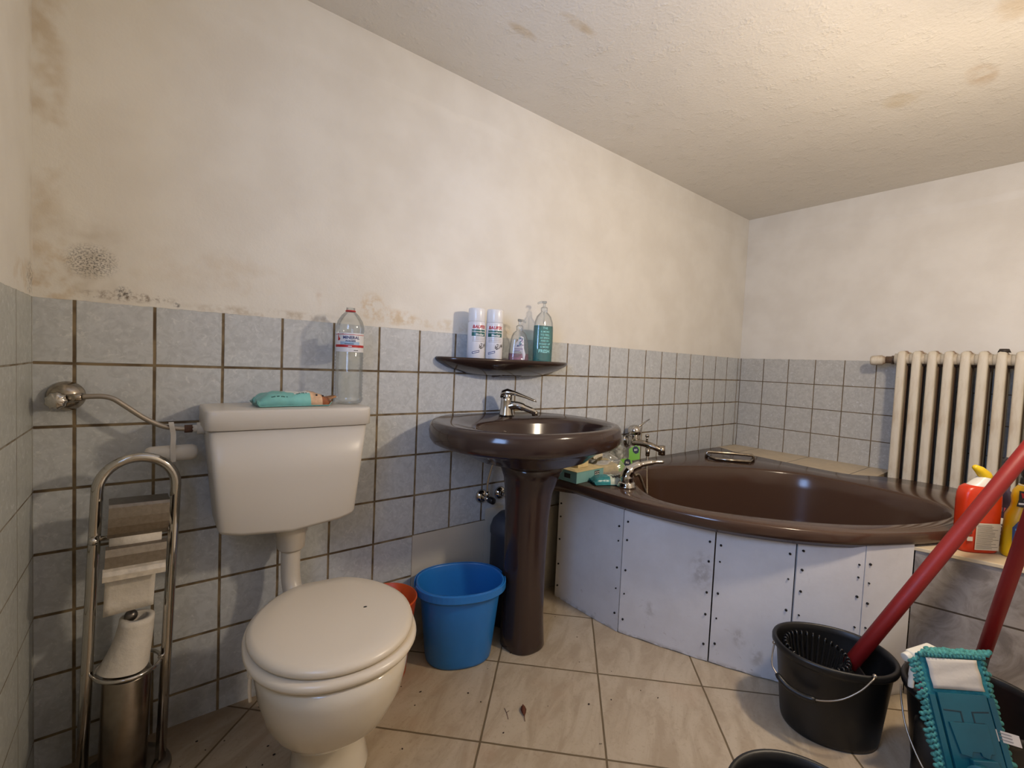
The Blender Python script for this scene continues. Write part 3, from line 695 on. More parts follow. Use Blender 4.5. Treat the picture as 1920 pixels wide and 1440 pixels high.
# paper: the sheet hanging from the covered roll, and the spare roll on the spindle
m_paper = mat('white_tissue_paper', (222, 214, 202), .9, spec=.1, var=.05, scale=60, bump=.5)
t = thing('toilet_roll', 'white toilet roll with a hanging sheet in the covered holder', 'toilet roll', (.120, -.125, .600), rz=.06); t.rotation_euler.y = .038
b = MB(); b.lathe([(.012, -.048), (.036, -.048), (.036, .048), (.012, .048), (.012, -.048)], (0, .004, 0), 40, axis=(1, 0, 0)); b.build('roll', m_paper, t)
rg = []
for k in range(9):
    z = -.02 - .150 * k / 8; y = -.0365 - .004 * math.sin(k * .8) + .008 * k / 8
    rg.append([Vector((x, y + .002 * math.sin(9 * x + k), z + (x * .06 if k == 8 else 0))) for x in [-.052 + .092 * j / 8 for j in range(9)]] )
b = MB(); b.loft(rg, cap0=False, cap1=False, closed=False); b.build('hanging_sheet', m_paper, t, solid=.0006)
t = thing('spare_toilet_roll', 'flared white toilet roll standing round the stand spindle', 'toilet roll', (.108, -.125, .2885), rz=.06); t.rotation_euler.y = .038
rg = []
for k, (z, k_) in enumerate(((.112, 0), (.10, .02), (.075, .16), (.05, .38), (.025, .68), (.002, 1.0))):
    rg.append([Vector((.012 + .034 * math.cos(q) - .030 * k_ * max(0, -math.cos(q)) - .006 * k_, -.002 + .034 * math.sin(q) - .026 * k_ * max(0, -math.sin(q)), z)) for q in [2 * PI * i / 44 for i in range(44)]])
inn = [[Vector((.012 + .021 * math.cos(q), -.002 + .021 * math.sin(q), z)) for q in [2 * PI * i / 44 for i in range(44)]] for z in (.112, .0)]
b = MB(); b.loft(list(reversed(rg)) + inn, cap0=False, cap1=False); b.build('paper', m_paper, t)

# --- brown ceramic wall shelf
t = thing('wall_shelf', 'brown ceramic wall shelf above the wash basin', 'shelf', (1.318, 0, 1.0))
def shelf_ring(a, d, z, n=64, y0=-.002):
    out = []
    for k in range(n // 2 + 1):
        q = -PI * k / (n // 2); out.append(Vector((a * math.copysign(abs(math.cos(q)) ** .82, math.cos(q)), y0 + d * math.sin(q), z)))
    return out + [Vector((-a * .5, y0, z)), Vector((0, y0, z)), Vector((a * .5, y0, z))]
b = MB(); b.loft([shelf_ring(.12, .03, .003), shelf_ring(.20, .062, .010), shelf_ring(.285, .10, .032), shelf_ring(.325, .128, .052), shelf_ring(.334, .135, .060), shelf_ring(.335, .135, .066), shelf_ring(.331, .132, .071), shelf_ring(.318, .124, .070), shelf_ring(.308, .118, .0595), shelf_ring(.05, .03, .058)])
b.build('tray', m_brown, t)
b = MB(); b.loft([[Vector((x, -.003 - d, z)) for x, d, z in ((-.07, 0, -.004), (.07, 0, -.004), (.10, 0, .03), (-.10, 0, .03))], [Vector((x, -.003 - d, z)) for x, d, z in ((-.05, .045, .004), (.05, .045, .004), (.09, .075, .03), (-.09, .075, .03))]], smooth=False)
b.build('bracket', m_brown, t, bevel=.004)
# ------------------------------------------------------------------ bottles and packs
m_pet = clear('clear_bottle_plastic', (.93, .95, .95), .12, .06, .05, (.8, .85, .85))
m_clear = clear('clear_soap_plastic', (.90, .92, .93), .12, .06, .06, (.85, .88, .9))
m_red = mat('red_print', (186, 34, 36), .45); m_whitep = mat('white_print', (232, 230, 228), .4); m_bluep = mat('dark_blue_print', (38, 50, 110), .45)
m_ink = mat('black_ink', (36, 34, 36), .6); m_greyp = mat('grey_print', (120, 112, 108), .5)
def cylmap(r, a0, z0, sy=1.0):
    def f(x, y):
        a = a0 + x / r
        return Vector((r * math.cos(a), r * math.sin(a) * sy, z0 + y))
    return f
def patch(mb, place, x0, x1, y0, y1, mat_=0, nx=12, ny=1):
    rg = [[place(x0 + (x1 - x0) * i / nx, y0 + (y1 - y0) * j / max(ny, 1)) for j in range(ny + 1)] for i in range(nx + 1)]
    mb.loft(rg, mat_, False, False, True, closed=False)
def poly(mb, place, pts, mat_=0): mb.add([place(x, y) for x, y in pts], [tuple(range(len(pts)))], mat_, False)

# water bottle on the cistern
VA = math.atan2(-1.45, -.48)                             # direction from the bottle to the eye
t = thing('water_bottle', 'empty clear mineral water bottle standing on the cistern', 'bottle', (.634, -.088, .9077))
prof = [(.0, .006), (.02, .0), (.036, .002), (.0415, .010)]
for k in range(14):
    z = .018 + k * .0098; prof += [(.0425, z), (.0402, z + .0045)]
prof += [(.0415, .158), (.0405, .16), (.0405, .222), (.0422, .226), (.0420, .24), (.037, .258), (.026, .276), (.0165, .285), (.0135, .288), (.0132, .300), (.0118, .300)]
b = MB(); b.lathe(prof, n=40); b.build('bottle_body', m_pet, t)
b = MB(); b.lathe([(.0138, .2865), (.0155, .2875), (.0155, .2905), (.0138, .2915)], n=30); b.build('neck_ring', m_red, t)
b = MB(); f = cylmap(.0409, VA, 0)
patch(b, f, -.085, .085, .162, .220, 0, 40)
f = cylmap(.0412, VA, 0); patch(b, f, -.085, .085, .176, .1835, 1, 40); patch(b, f, -.085, .085, .214, .2155, 1, 40)
f = cylmap(.0413, VA, 0); poly(b, f, [(-.040, .2175), (-.020, .2175), (-.034, .196), (-.040, .196)], 1)
for x0, x1 in ((-.03, .03),): patch(b, cylmap(.0411, VA, 0), x0, x1, .183, .193, 3, 14)
f = cylmap(.0415, VA, 0)
b.text('MINERAL', .0125, lambda x, y: f(x + .004, y + .2015), 2, .0003); b.text('WASSER', .0085, lambda x, y: f(x + .002, y + .1925), 2, .0002)
b.text('V', .013, lambda x, y: f(x - .034, y + .205), 0, .0004)
patch(b, f, -.016, .012, .186, .1875, 4, 6); patch(b, f, -.005, .006, .178, .1805, 0, 4); patch(b, f, .012, .026, .166, .168, 4, 4)
b.build('label', [mat('white_label_film', (226, 226, 230), .35), m_red, m_bluep, mat('pale_blue_print', (160, 190, 220), .4), m_ink], t)

# wet wipes pack on the cistern
def pillow(L, Wd, H, nx=40, ny=16, colour=None, seed=0, fin=.03):
    m = MB(); top, bot = [], []
    def pt(i, j, side):
        u = -1 + 2 * i / nx; v = -1 + 2 * j / ny
        e = max(0, 1 - abs(u) ** 5) ** .5 * max(0, 1 - abs(v) ** 3.5) ** .5
        wr = noise.noise(Vector((u * 3 + seed, v * 2.5, seed * 1.3))) * .16 + noise.noise(Vector((u * 9 + seed, v * 6, 2.0))) * .07
        z = H * e * (1 + (wr if side else 0)) if side else 0.0
        x = u * L / 2; y = v * Wd / 2 * (1 - .10 * (1 - abs(u)) * abs(v))
        if side == 0: z = -.0002 + .004 * (1 - e) * (1 if e < .3 else 0)
        if abs(u) > .93: z += .5 * H * ((abs(u) - .93) / .07) * (.5 + noise.noise(Vector((v * 4, seed, u))))
        return (x, y, max(z, 0) + .0005 * side)
    vs = [pt(i, j, s) for s in (0, 1) for i in range(nx + 1) for j in range(ny + 1)]; n1 = (nx + 1) * (ny + 1)
    fs, ms = [], []
    for s in (0, 1):
        for i in range(nx):
            for j in range(ny):
                q = [s * n1 + i * (ny + 1) + j, s * n1 + (i + 1) * (ny + 1) + j, s * n1 + (i + 1) * (ny + 1) + j + 1, s * n1 + i * (ny + 1) + j + 1]
                fs.append(q); ms.append(colour(-1 + 2 * (i + .5) / nx, -1 + 2 * (j + .5) / ny, s) if colour else 0)
    for i in range(nx):
        for j in (0, ny):
            a, c = i * (ny + 1) + j, (i + 1) * (ny + 1) + j; fs.append([a, c, n1 + c, n1 + a]); ms.append(0)
    for j in range(ny):
        for i in (0, nx):
            a, c = i * (ny + 1) + j, i * (ny + 1) + j + 1; fs.append([a, c, n1 + c, n1 + a]); ms.append(0)
    for f_, m_ in zip(fs, ms): m.f.append(f_); m.m.append(m_); m.s.append(True)
    m.v = vs; return m, pt
m_teal = mat('turquoise_foil', (124, 190, 182), .3, var=.2, scale=14); m_teal2 = mat('petrol_foil', (44, 138, 148), .3, var=.25, scale=14)
def col1(u, v, s):
    if u > .42: return 3 if (u > .74 or (v > .1 and u > .6)) else 2
    if -.15 < u + .30 * v and u < .42 and v > -.62: return 1
    return 0
m, pt = pillow(.195, .10, .038, 56, 20, col1, 3)
t = thing('wet_wipes_pack', 'turquoise wet wipes pack with a brown animal picture on the cistern', 'wipes pack', (.465, -.105, .9079), rz=.03)
m.build('pack', [m_teal, mat('white_foil', (220, 222, 214), .35), mat('beige_picture', (214, 176, 140), .4, var=.3, scale=40), mat('brown_picture', (150, 88, 52), .4, var=.4, scale=40)], t)
b = MB()
def onpack(x, y): return Vector((x, y, 0.0335 - abs(y) * .25 - .004))
def onp(u, v): return Vector(pt(round((u + 1) * 28), round((v + 1) * 10), 1))
for u, v in ((.60, -.7), (.78, -.7)): b.ball(onp(u, v), .0032, 10)
b.build('picture_eyes', m_ink, t)
b = MB()
for k in range(11): b.box(onp(-.10 + k * .045, -.2) + Vector((0, 0, .0004)), (.0030, .006, .0010), 0)
b.build('title_lettering', mat('green_ink', (46, 92, 84), .5), t); b = MB()
for k in range(9): b.box(onp(-.62 + k * .05, -.8), (.0026, .002, .0028), 0)
b.build('side_lettering', bpy.data.materials['green_ink'], t); b = MB()
for k in range(6): b.box(onp(.06 + k * .05, -.6), (.0032, .003, .0024), 0)
b.build('lettering', bpy.data.materials['green_ink'], t)
b = MB(); b.loft([[Vector((.092, -.012, .010)), Vector((.125, -.008, .022)), Vector((.125, .012, .024)), Vector((.092, .018, .012))], [Vector((.092, -.012, .014)), Vector((.125, -.008, .025)), Vector((.125, .012, .027)), Vector((.092, .018, .022))]])
b.build('pack_flap', mat('orange_flap', (196, 142, 96), .4, var=.3, scale=50), t)

# spray cans on the shelf
m_can = mat('white_can_lacquer', (226, 224, 226), .22, coat=.3); m_green = mat('bottle_green_print', (28, 96, 92), .35)
ZS = 1.0555
for i, (x, y, va, lb) in enumerate(((1.121, -.066, -103, 'white spray can at the wall-corner end of the brown shelf, text cut at its side'), (1.188, -.092, -121, 'white spray can with its red word fully readable, next to the pink soap'))):
    t = thing('spray_can', lb, 'spray can', (x, y, ZS), group='mould spray cans on the shelf')
    r = .0335
    b = MB(); b.lathe([(0, .001), (r - .002, 0), (r, .003), (r, .148), (r - .001, .151), (r - .0012, .153), (0, .153)], n=44); b.build('can_body', m_can, t)
    b = MB(); b.lathe([(r - .0015, .1535), (r - .001, .155), (r - .0014, .199), (r - .003, .2035), (r - .006, .2045), (0, .2045)], n=44, cap0=True); b.build('cap', mat('white_can_cap', (232, 230, 228), .25) if i == 0 else bpy.data.materials['white_can_cap'], t)
    b = MB(); a0 = math.radians(va); f = cylmap(r + .0003, a0, 0); g = cylmap(r + .0006, a0, 0)
    patch(b, f, -.030, .030, .098, .1225, 1, 20)
    b.text('BAUFIX', .0165, lambda x, y: g(x + y * .2, y + .1275), 2, .0006)
    b.text('Schimmelflecken', .0088, lambda x, y: g(x, y + .1125), 0, .0002); b.text('Blocker', .0115, lambda x, y: g(x + .004, y + .1005), 0, .0004)
    for k in range(3):
        for j in range(9): patch(b, f, -.026 + j * .006, -.0215 + j * .006, .0905 - k * .006, .092 - k * .006, 3, 2)
    rnd = random.Random(4)
    for k in range(90):
        px, py = rnd.uniform(.0, .034), rnd.uniform(.05, .07); 
        if (px - .0) * .5 + .045 > py: continue
        patch(b, f, px, px + .003, py, py + .0022, 3 if k % 2 else 4, 1)
    sh = lambda fn: (lambda x, y: fn(x, y + x * .25))
    patch(b, sh(g), -.026, .002, .037, .045, 5, 10); patch(b, sh(cylmap(r + .0009, a0, 0)), -.024, .000, .0395, .0425, 0, 10)
    for k in range(5): patch(b, f, -.012 + k * .004, -.0095 + k * .004, .012, .016, 3, 1)
    b.build('label', [m_whitep, m_green, m_red, m_greyp, m_ink, m_bluep], t)

def ovalbottle(prof, n=48, e=2.3):
    return [sup(n, a, d, e, 0, 0, z) for a, d, z in prof]
def pump(t, z, m, h=.045, turn=0.0):
    b = MB(); b.lathe([(.012, z), (.0145, z + .001), (.0145, z + .016), (.010, z + .020), (.0055, z + .021), (.0055, z + h - .010), (.009, z + h - .008), (.010, z + h - .002), (0, z + h)], n=24)
    d = Vector((math.cos(turn), math.sin(turn), 0)); c = Vector((0, 0, z + h - .005))
    b.tube([c - d * .008, c + d * .016, c + d * .026 + Vector((0, 0, -.004)), c + d * .028 + Vector((0, 0, -.008))], [.0055, .0045, .004, .003], 10)
    b.cyl((0, 0, z - .05), (0, 0, z), .003, n=8); b.build('pump', m, t)
# pink soap
t = thing('pink_soap_bottle', 'small clear pump bottle with a little pink soap on the shelf', 'soap bottle', (1.324, -.078, ZS), rz=-.25)
b = MB(); b.loft(ovalbottle([(.036, .020, .0), (.043, .024, .002), (.045, .025, .012), (.042, .024, .06), (.037, .022, .095), (.033, .020, .112), (.026, .017, .126), (.014, .013, .135), (.0125, .0125, .137)]), cap1=False); b.build('bottle_body', m_clear, t)
b = MB(); b.loft(ovalbottle([(.034, .019, .002), (.0425, .0232, .006), (.0435, .0240, .012), (.0425, .0235, .042)])); b.build('pink_soap', clear('pink_liquid', (.86, .52, .66), .1, .05, .25, lin((200, 120, 150))), t)
b = MB(); F_ = lambda x, y: Vector((x, -.0262 + .35 * x * x / .04 + (y - .04) * .045, y))
poly(b, F_, [(-.033, .018), (.016, .018), (.020, .04), (.012, .065), (.010, .108), (-.004, .112), (-.012, .10), (-.030, .07)], 0)
F2 = lambda x, y: F_(x, y) + Vector((0, -.0006, 0))
rnd = random.Random(2)
for k in range(26): px, py = rnd.uniform(-.018, .006), rnd.uniform(.068, .102); poly(b, F2, [(px, py), (px + .003, py + .002), (px + .002, py + .006), (px - .001, py + .004)], 1 + k % 3)
for k, wq in enumerate((.034, .022, .028, .03, .026, .02)): poly(b, F2, [(-.028, .06 - k * .0065), (-.028 + wq, .06 - k * .0065), (-.028 + wq, .0625 - k * .0065), (-.028, .0625 - k * .0065)], 3 if k < 2 else 4)
b.build('label', [mat('white_soap_label', (214, 214, 226), .4), mat('teal_flower_print', (60, 140, 150), .5), m_bluep, mat('violet_print', (120, 96, 150), .5), m_greyp], t)
pump(t, .1375, m_clear, .045, .2)
# teal shower gel
t = thing('teal_soap_bottle', 'tall clear pump bottle of teal soap at the tub end of the shelf', 'soap bottle', (1.452, -.080, ZS), rz=-.2)
b = MB(); b.loft(ovalbottle([(.034, .020, .0), (.041, .024, .002), (.043, .026, .015), (.045, .027, .10), (.044, .0265, .155), (.041, .025, .182), (.032, .021, .206), (.018, .015, .220), (.0125, .0125, .225)]), cap1=False); b.build('bottle_body', m_clear, t)
b = MB(); b.loft(ovalbottle([(.032, .019, .003), (.040, .0235, .006), (.042, .0252, .015), (.044, .0262, .10), (.0432, .0258, .165)])); b.build('teal_soap', clear('teal_liquid', (.10, .66, .66), .1, .05, .35, lin((30, 150, 150))), t)
b = MB(); F_ = lambda x, y: Vector((x, -.0285 + .3 * x * x / .044, y))
for k, (tx, sz, yy) in enumerate((('THE', .013, .150), ('& MORE', .011, .136), ('TO FEEL', .0115, .122), ('SO FRESH', .010, .110), ('AND SO', .010, .098), ('WAKE UP', .0115, .084), ('& MORE', .011, .072))):
    b.text(tx, sz, lambda x, y: F_(x - .006, y + yy), 0, .0002)
b.text('FRESH', .0185, lambda x, y: F_(x - .007, y + .052), 0, .0006)
b.build('lettering', mat('pale_cyan_print', (150, 214, 214), .5), t)
pump(t, .2255, m_clear, .045, 2.6)

# ------------------------------------------------------------------ things on the tub deck under the basin
t = thing('tissue_box', 'flat turquoise cardboard box with a cream top on the tub rim', 'box', (1.655, -.150, ZR + .0008), rz=.06)
m_tbox = mat('turquoise_card', (128, 178, 180), .6, var=.06, scale=30); m_cream = mat('cream_card', (214, 196, 150), .75, var=.12, scale=25)
b = MB(); b.box((0, 0, .0245), (.185, .105, .049)); b.build('box', m_tbox, t, bevel=.001)
b = MB(); b.box((-.002, 0, .0505), (.188, .110, .003)); b.box((-.055, -.015, .053), (.05, .03, .002), 0); b.build('box_top', m_cream, t, bevel=.001)
b = MB(); b.box((.045, -.0528, .026), (.034, .0012, .030)); b.build('printed_label', m_ink, t)
b = MB(); b.box((-.0928, .0, .026), (.0012, .034, .020)); b.build('side_label', m_ink, t)
b = MB()
for k in range(9): b.box((.034 + (k % 3) * .011, -.0536, .017 + (k // 3) * .009), (.007, .0008, .0045), 0, Matrix.Rotation(.5 * (k % 2), 3, 'Y'))
b.build('label_letters', m_whitep, t)
b = MB(); b.box((0, 0, .018), (.075, .05, .034))
tag(b.build('small_carton', m_cream, loc=(1.650, -.138, ZR + .0532), rz=.10, bevel=.001), 'small plain cream carton lying on the turquoise box under the basin', 'carton')
# packets of sponges in clear film with green header cards
m_film = clear('clear_wrap_film', (.92, .93, .90), .25, .12, .12, (.8, .82, .78))
m_lime = mat('lime_green_card', (120, 188, 64), .45); m_navy = mat('navy_logo', (28, 30, 60), .4); m_sponge = mat('cream_sponge', (208, 184, 132), .85, var=.2, scale=50, bump=.5)
def sponge_pack(name, loc, rz, lb, L=.15, tilt=0.0, card=(0, 0, 0)):
    t = thing(name, lb, 'sponge pack', loc, rz, 'sponge packs on the tub deck'); t.rotation_euler.y = tilt
    b = MB(); b.box((-.015, 0, .026), (L * .72, .075, .046)); b.build('sponge', m_sponge, t, bevel=.012, bevseg=3)
    m, _ = pillow(L * 1.15, .105, .060, 30, 14, None, 5 + L * 10); m.build('wrap_film', m_film, t)
    iw = t.matrix_basis.inverted(); cc = iw @ Vector(card); n_ = (iw.to_3x3() @ (Vector((.15, -1.53, 1.4)) - Vector(card))).normalized()
    ux = n_.cross(Vector((.25, 0, 1))).normalized() * -1; uy = n_.cross(ux).normalized()
    if uy.z < 0: uy = -uy
    P_ = lambda x, y, h=0.0: cc + ux * x + uy * y + n_ * h
    b = MB(); b.loft([[P_(x, y, h) for x, y in ((-.030, -.038), (.022, -.036), (.034, .02), (.018, .036), (-.020, .022))] for h in (0, .0015)], smooth=False); b.build('header_card', m_lime, t)
    b = MB(); b.loft([[P_(.012 + .016 * math.cos(q), .012 + .020 * math.sin(q), h) for q in [2 * PI * k / 7 for k in range(7)]] for h in (.0016, .0024)], smooth=False); b.build('card_logo', m_navy, t)
    b = MB(); b.text('SO', .012, lambda x, y: P_(.012 + x, .008 + y, .0028), 0, .0004); b.build('lettering', m_whitep, t)
    return t
sponge_pack('sponge_pack', (1.838, -.150, ZR + .002), -.35, 'cream sponge pack in clear film with a lime card, beside the turquoise box', .16, -.10, (1.888, -.205, .606))
sponge_pack('sponge_pack', (1.895, -.072, ZR + .002), -.1, 'sponge pack with a lime card leaning to the bath mixer, rear one of two', .14, -.55, (2.030, -.150, .640))
m, _ = pillow(.11, .085, .03, 24, 12, None, 9); o = m.build('paper_packet', mat('white_paper_packet', (216, 206, 184), .6, var=.1, scale=30), loc=(1.815, -.060, ZR + .066), rz=.4)
tag(o, 'pale paper packet with black marks lying behind the sponge packs', 'packet')
b = MB()
for k in range(5): b.box((-.02 + k * .010, -.012, .030), (.006, .012, .004), 0, Matrix.Rotation(.3 * (k % 3 - 1), 3, 'Z'))
b.build('packet_marks', m_ink, o)
m, _ = pillow(.10, .07, .022, 24, 12, None, 12); o = m.build('petrol_packet', m_teal2, loc=(1.715, -.052, ZR + .0555), rz=.3)
tag(o, 'petrol coloured foil packet tucked under the basin above the carton', 'packet')
b = MB(); b.box((.02, -.014, .0215), (.022, .018, .004)); b.build('packet_logo', m_ink, o)
def col2(u, v, s): return 1 if u > .1 and v < .5 else (2 if u > .5 else 0)
m, _ = pillow(.132, .078, .034, 40, 16, col2, 6)
t = thing('wet_wipes_pack', 'petrol blue wet wipes pack lying against the chrome tub spout', 'wipes pack', (1.692, -.264, ZR + .0008), rz=-.5)
m.build('pack', [m_teal2, mat('pale_foil', (190, 202, 190), .4), m_teal], t)
b = MB()
for k in range(6): b.box((.022 + (k % 3) * .012, -.02 + (k // 3) * .016, .0335), (.008, .009, .002), 0, Matrix.Rotation(.4 * (k % 2), 3, 'Z'))
b.build('lettering', m_ink, t)
# plastic bag scrunched behind
b = MB(); rg = []
for i in range(13):
    a = -PI / 2 + PI * i / 12; rg.append([])
    for k in range(22):
        q = 2 * PI * k / 22; d = Vector((math.cos(a) * math.cos(q), math.cos(a) * math.sin(q), math.sin(a)))
        r = 1 + .35 * noise.noise(d * 2.7) + .15 * noise.noise(d * 7)
        rg[-1].append(Vector((d.x * .055 * r, d.y * .04 * r, max(.0, .055 + d.z * .06 * r))))
b.loft(rg, smooth=False)
tag(b.build('plastic_bag', m_film, loc=(2.025, -.055, ZR + .001)), 'crumpled clear plastic bag against the tiles beside the bath mixer', 'plastic bag')
# ------------------------------------------------------------------ buckets
def bucket(rings_out, wall=.003):
    """open bucket: outer skin up to a rolled rim and back down inside"""
    b = MB(); b.loft(rings_out, cap0=True, cap1=True); return b
def oval(a, d, z, ang, e=2.0, n=64):
    R = Matrix.Rotation(ang, 3, 'Z'); return [R @ v for v in sup(n, a, d, e, 0, 0, z)]
m_blue = mat('blue_bucket_plastic', (36, 116, 192), .33, var=.05, scale=8)
t = thing('blue_bucket', 'blue oval plastic bucket on the floor between toilet and pedestal', 'bucket', (1.025, -.173, 0))
an = math.radians(-20)
def ob(k, z, e=2.3): return oval(.158 * k, .128 * k, z, an, e)
b = bucket([ob(.70, .0), ob(.735, .003), ob(.75, .012), ob(.90, .235), ob(.905, .243), ob(.985, .246), ob(.995, .250), ob(1.0, .272), ob(.99, .277), ob(.955, .277), ob(.945, .272), ob(.90, .245), ob(.735, .012), ob(.70, .008)])
b.build('bucket_body', m_blue, t)
R = Matrix.Rotation(an, 3, 'Z')
for s, nm in ((1, 0), (-1, 1)):                          # the two halves of the handle folded down round the rim
    pts = []
    for k in range(25):
        q = PI * k / 24 * .93 + .11 + (PI if s < 0 else 0); c, sn = math.cos(q), math.sin(q)
        pts.append(R @ Vector((.158 * math.copysign(abs(c) ** .87, c), .128 * math.copysign(abs(sn) ** .87, sn), .2635)))
    b = MB(); rg = []
    for p in pts:
        o_ = Vector((p.x, p.y, 0)).normalized()
        rg.append([p + o_ * .001 + gz * .0145, p + o_ * .0055 + gz * .013, p + o_ * .0055 - gz * .0125, p + o_ * .001 - gz * .0125])
    b.loft(rg, smooth=False); b.build('handle_half', m_blue, t, bevel=.0015)
m_orange = mat('orange_bin_plastic', (206, 82, 26), .38)
t = thing('orange_bin', 'round orange plastic bin half hidden behind the toilet', 'bin', (.765, -.137, 0))
b = bucket([sup(56, r, r, 2, 0, 0, z) for r, z in ((.058, 0), (.062, .003), (.064, .012), (.0935, .262), (.096, .264), (.096, .268), (.0935, .2695), (.0915, .268), (.066, .012), (.06, .008))])
b.build('bin_body', m_orange, t)

m_bkt = mat('black_bucket_plastic', (21, 20, 19), .42, var=.15, scale=40)
m_wire = mat('galvanised_wire', (170, 160, 146), .35, .9)
BK = (1.766, -1.100)
t = thing('mop_bucket', 'black oval mop bucket with a wringer and a red mop handle standing in it', 'bucket', (*BK, 0), group='black buckets')
an = math.radians(-52)
def bk(k, z, e=2.15): return oval(.158 * k, .130 * k, z, an, e)
b = bucket([bk(.76, 0), bk(.785, .003), bk(.80, .014), bk(.93, .215), bk(.932, .222), bk(1.0, .225), bk(1.012, .229), bk(1.015, .240), bk(1.0, .2455), bk(.965, .2465), bk(.935, .243), bk(.92, .226), bk(.785, .014), bk(.74, .010)])
b.build('bucket_body', m_bkt, t)
bp = [(1.668, -0.975, 0.228), (1.633, -0.984, 0.19), (1.619, -1.0, 0.171), (1.608, -1.044, 0.15), (1.61, -1.101, 0.151), (1.622, -1.157, 0.177), (1.648, -1.196, 0.213), (1.677, -1.217, 0.245), (1.694, -1.218, 0.251)]
B0 = Vector((*BK, 0))
full = [p - B0 for p in catmull(bp, 6)]
b = MB(); b.tube(full, .0022, 8); b.ball(full[0], .006, 10); b.ball(full[-1], .006, 10); b.build('wire_bail', m_wire, t)
b = MB(); gp = full[13:26]; b.tube(gp, [.006] + [.0085] * (len(gp) - 2) + [.006], 10); b.build('handle_grip', m_bkt, t)
# wringer basket: a ring of hooked tines with a fluted cone
R = Matrix.Rotation(an, 3, 'Z'); WC = R @ Vector((-.044, .002, 0))
b = MB(); NTN = 30
for k in range(NTN):
    q = 2 * PI * k / NTN; d = R @ Vector((math.cos(q) * .080, math.sin(q) * .096, 0))
    P = [WC + d * .34 + gz * .075, WC + d * .62 + gz * .125, WC + d * .84 + gz * .185, WC + d * .92 + gz * .222, WC + d * 1.0 + gz * .229, WC + d * 1.06 + gz * .215]
    b.tube(catmull(P, 4), [.0042] * 10 + [.0030] * 11, 8)
for k in range(NTN // 2):
    q = 2 * PI * (k + .5) / (NTN // 2); d = R @ Vector((math.cos(q) * .080, math.sin(q) * .096, 0))
    b.tube(catmull([WC + d * .10 + gz * .07, WC + d * .38 + gz * .10, WC + d * .55 + gz * .135, WC + d * .60 + gz * .15, WC + d * .66 + gz * .145], 4), .0030, 8)
b.loft([[WC + (R @ Vector((math.cos(q) * .080, math.sin(q) * .096, 0))) * kk + gz * z for q in [2 * PI * i / 40 for i in range(40)]] for kk, z in ((.05, .060), (.36, .068), (.66, .118), (.72, .118), (.40, .060), (.05, .050))])
b.build('wringer', mat('black_wringer_plastic', (34, 32, 30), .16), t)
b = MB(); cc = WC + R @ Vector((.090, -.02, 0)); b.loft([[cc + R @ Vector((x, y, z)) for x, y, z in ((-.012, -.065, .17), (.012, -.080, .205), (.02, .04, .205), (-.012, .04, .15))], [cc + R @ Vector((x + .004, y, z)) for x, y, z in ((-.012, -.065, .17), (.012, -.080, .205), (.02, .04, .205), (-.012, .04, .15))]], smooth=False)
b.build('wringer_plate', m_bkt, t)

m_redh = mat('red_mop_handle', (132, 22, 20), .48, var=.08, scale=6)
def stick(name, lb, p0, p1, r, over=0.0, low=0.0):
    p0, p1 = Vector(p0), Vector(p1); d = (p1 - p0); t = thing(name, lb, 'mop', p0)
    b = MB(); L = d.length + over; d.normalize()
    b.tube([d * s for s in (-low, .004 - low, L * .3, L * .6, L - .02, L - .004, L)], [r * .7, r, r, r, r, r * .8, r * .4], 20); b.build('handle', m_redh, t)
    return t, d
t, d = stick('mop', 'mop with a thick red handle leaning out of the black wringer bucket', (1.806, -1.145, .216), (2.134, -1.4255, .861), .0202, .34, .03)
b = MB(); b.tube([d * -.060, d * -.04, d * -.026], [.020, .021, .019], 18); b.build('mop_socket', m_bkt, t)
b = MB()
for k in range(26):
    q = 2 * PI * k / 26; o_ = Vector((math.cos(q), math.sin(q), 0)) * (.010 + .008 * (k % 2))
    b.tube([d * -.055 + o_ * .8, d * -.08 + o_ * 1.6 - gz * .01, d * -.09 + o_ * 1.9 - gz * .035, d * -.095 + o_ * 2.0 - gz * .06], .0038, 6)
o = b.build('mop_strands', mat('dark_mop_yarn', (58, 52, 46), .9), t); o['kind'] = 'stuff'

# second black bucket with cleaning things in it
BK2 = (1.829, -1.403)
t = thing('bucket', 'black bucket by the grey tiled block holding a spray bottle behind the turquoise mop', 'bucket', (*BK2, 0), group='black buckets')
def b2(k, z): return sup(64, .152 * k, .152 * k, 2.0, 0, 0, z)
b = bucket([b2(.74, 0), b2(.765, .003), b2(.78, .014), b2(.93, .22), b2(.932, .227), b2(1.0, .230), b2(1.012, .234), b2(1.015, .246), b2(1.0, .2515), b2(.965, .2525), b2(.935, .249), b2(.92, .232), b2(.765, .014), b2(.72, .010)])
b.build('bucket_body', m_bkt, t)
b = MB(); B2 = Vector((*BK2, 0))
b.tube([p - B2 for p in catmull([(1.752, -1.262, .232), (1.722, -1.272, .20), (1.692, -1.292, .15), (1.66, -1.33, .10), (1.64, -1.37, .07), (1.632, -1.42, .07), (1.645, -1.48, .10), (1.70, -1.535, .20), (1.735, -1.52, .232)], 6)], .0021, 8)
b.build('wire_bail', m_wire, t)
t = thing('black_bucket', 'black bucket rim at the bottom edge of the view, in front of the wringer bucket', 'bucket', (1.085, -1.27, 0), group='black buckets')
def b3(k, z): return sup(64, .142 * k, .142 * k, 2.0, 0, 0, z)
b = bucket([b3(.74, 0), b3(.78, .014), b3(.93, .238), b3(1.0, .248), b3(1.012, .252), b3(1.015, .264), b3(1.0, .2695), b3(.965, .2705), b3(.935, .267), b3(.92, .25), b3(.765, .014), b3(.72, .010)])
b.build('bucket_body', m_bkt, t)

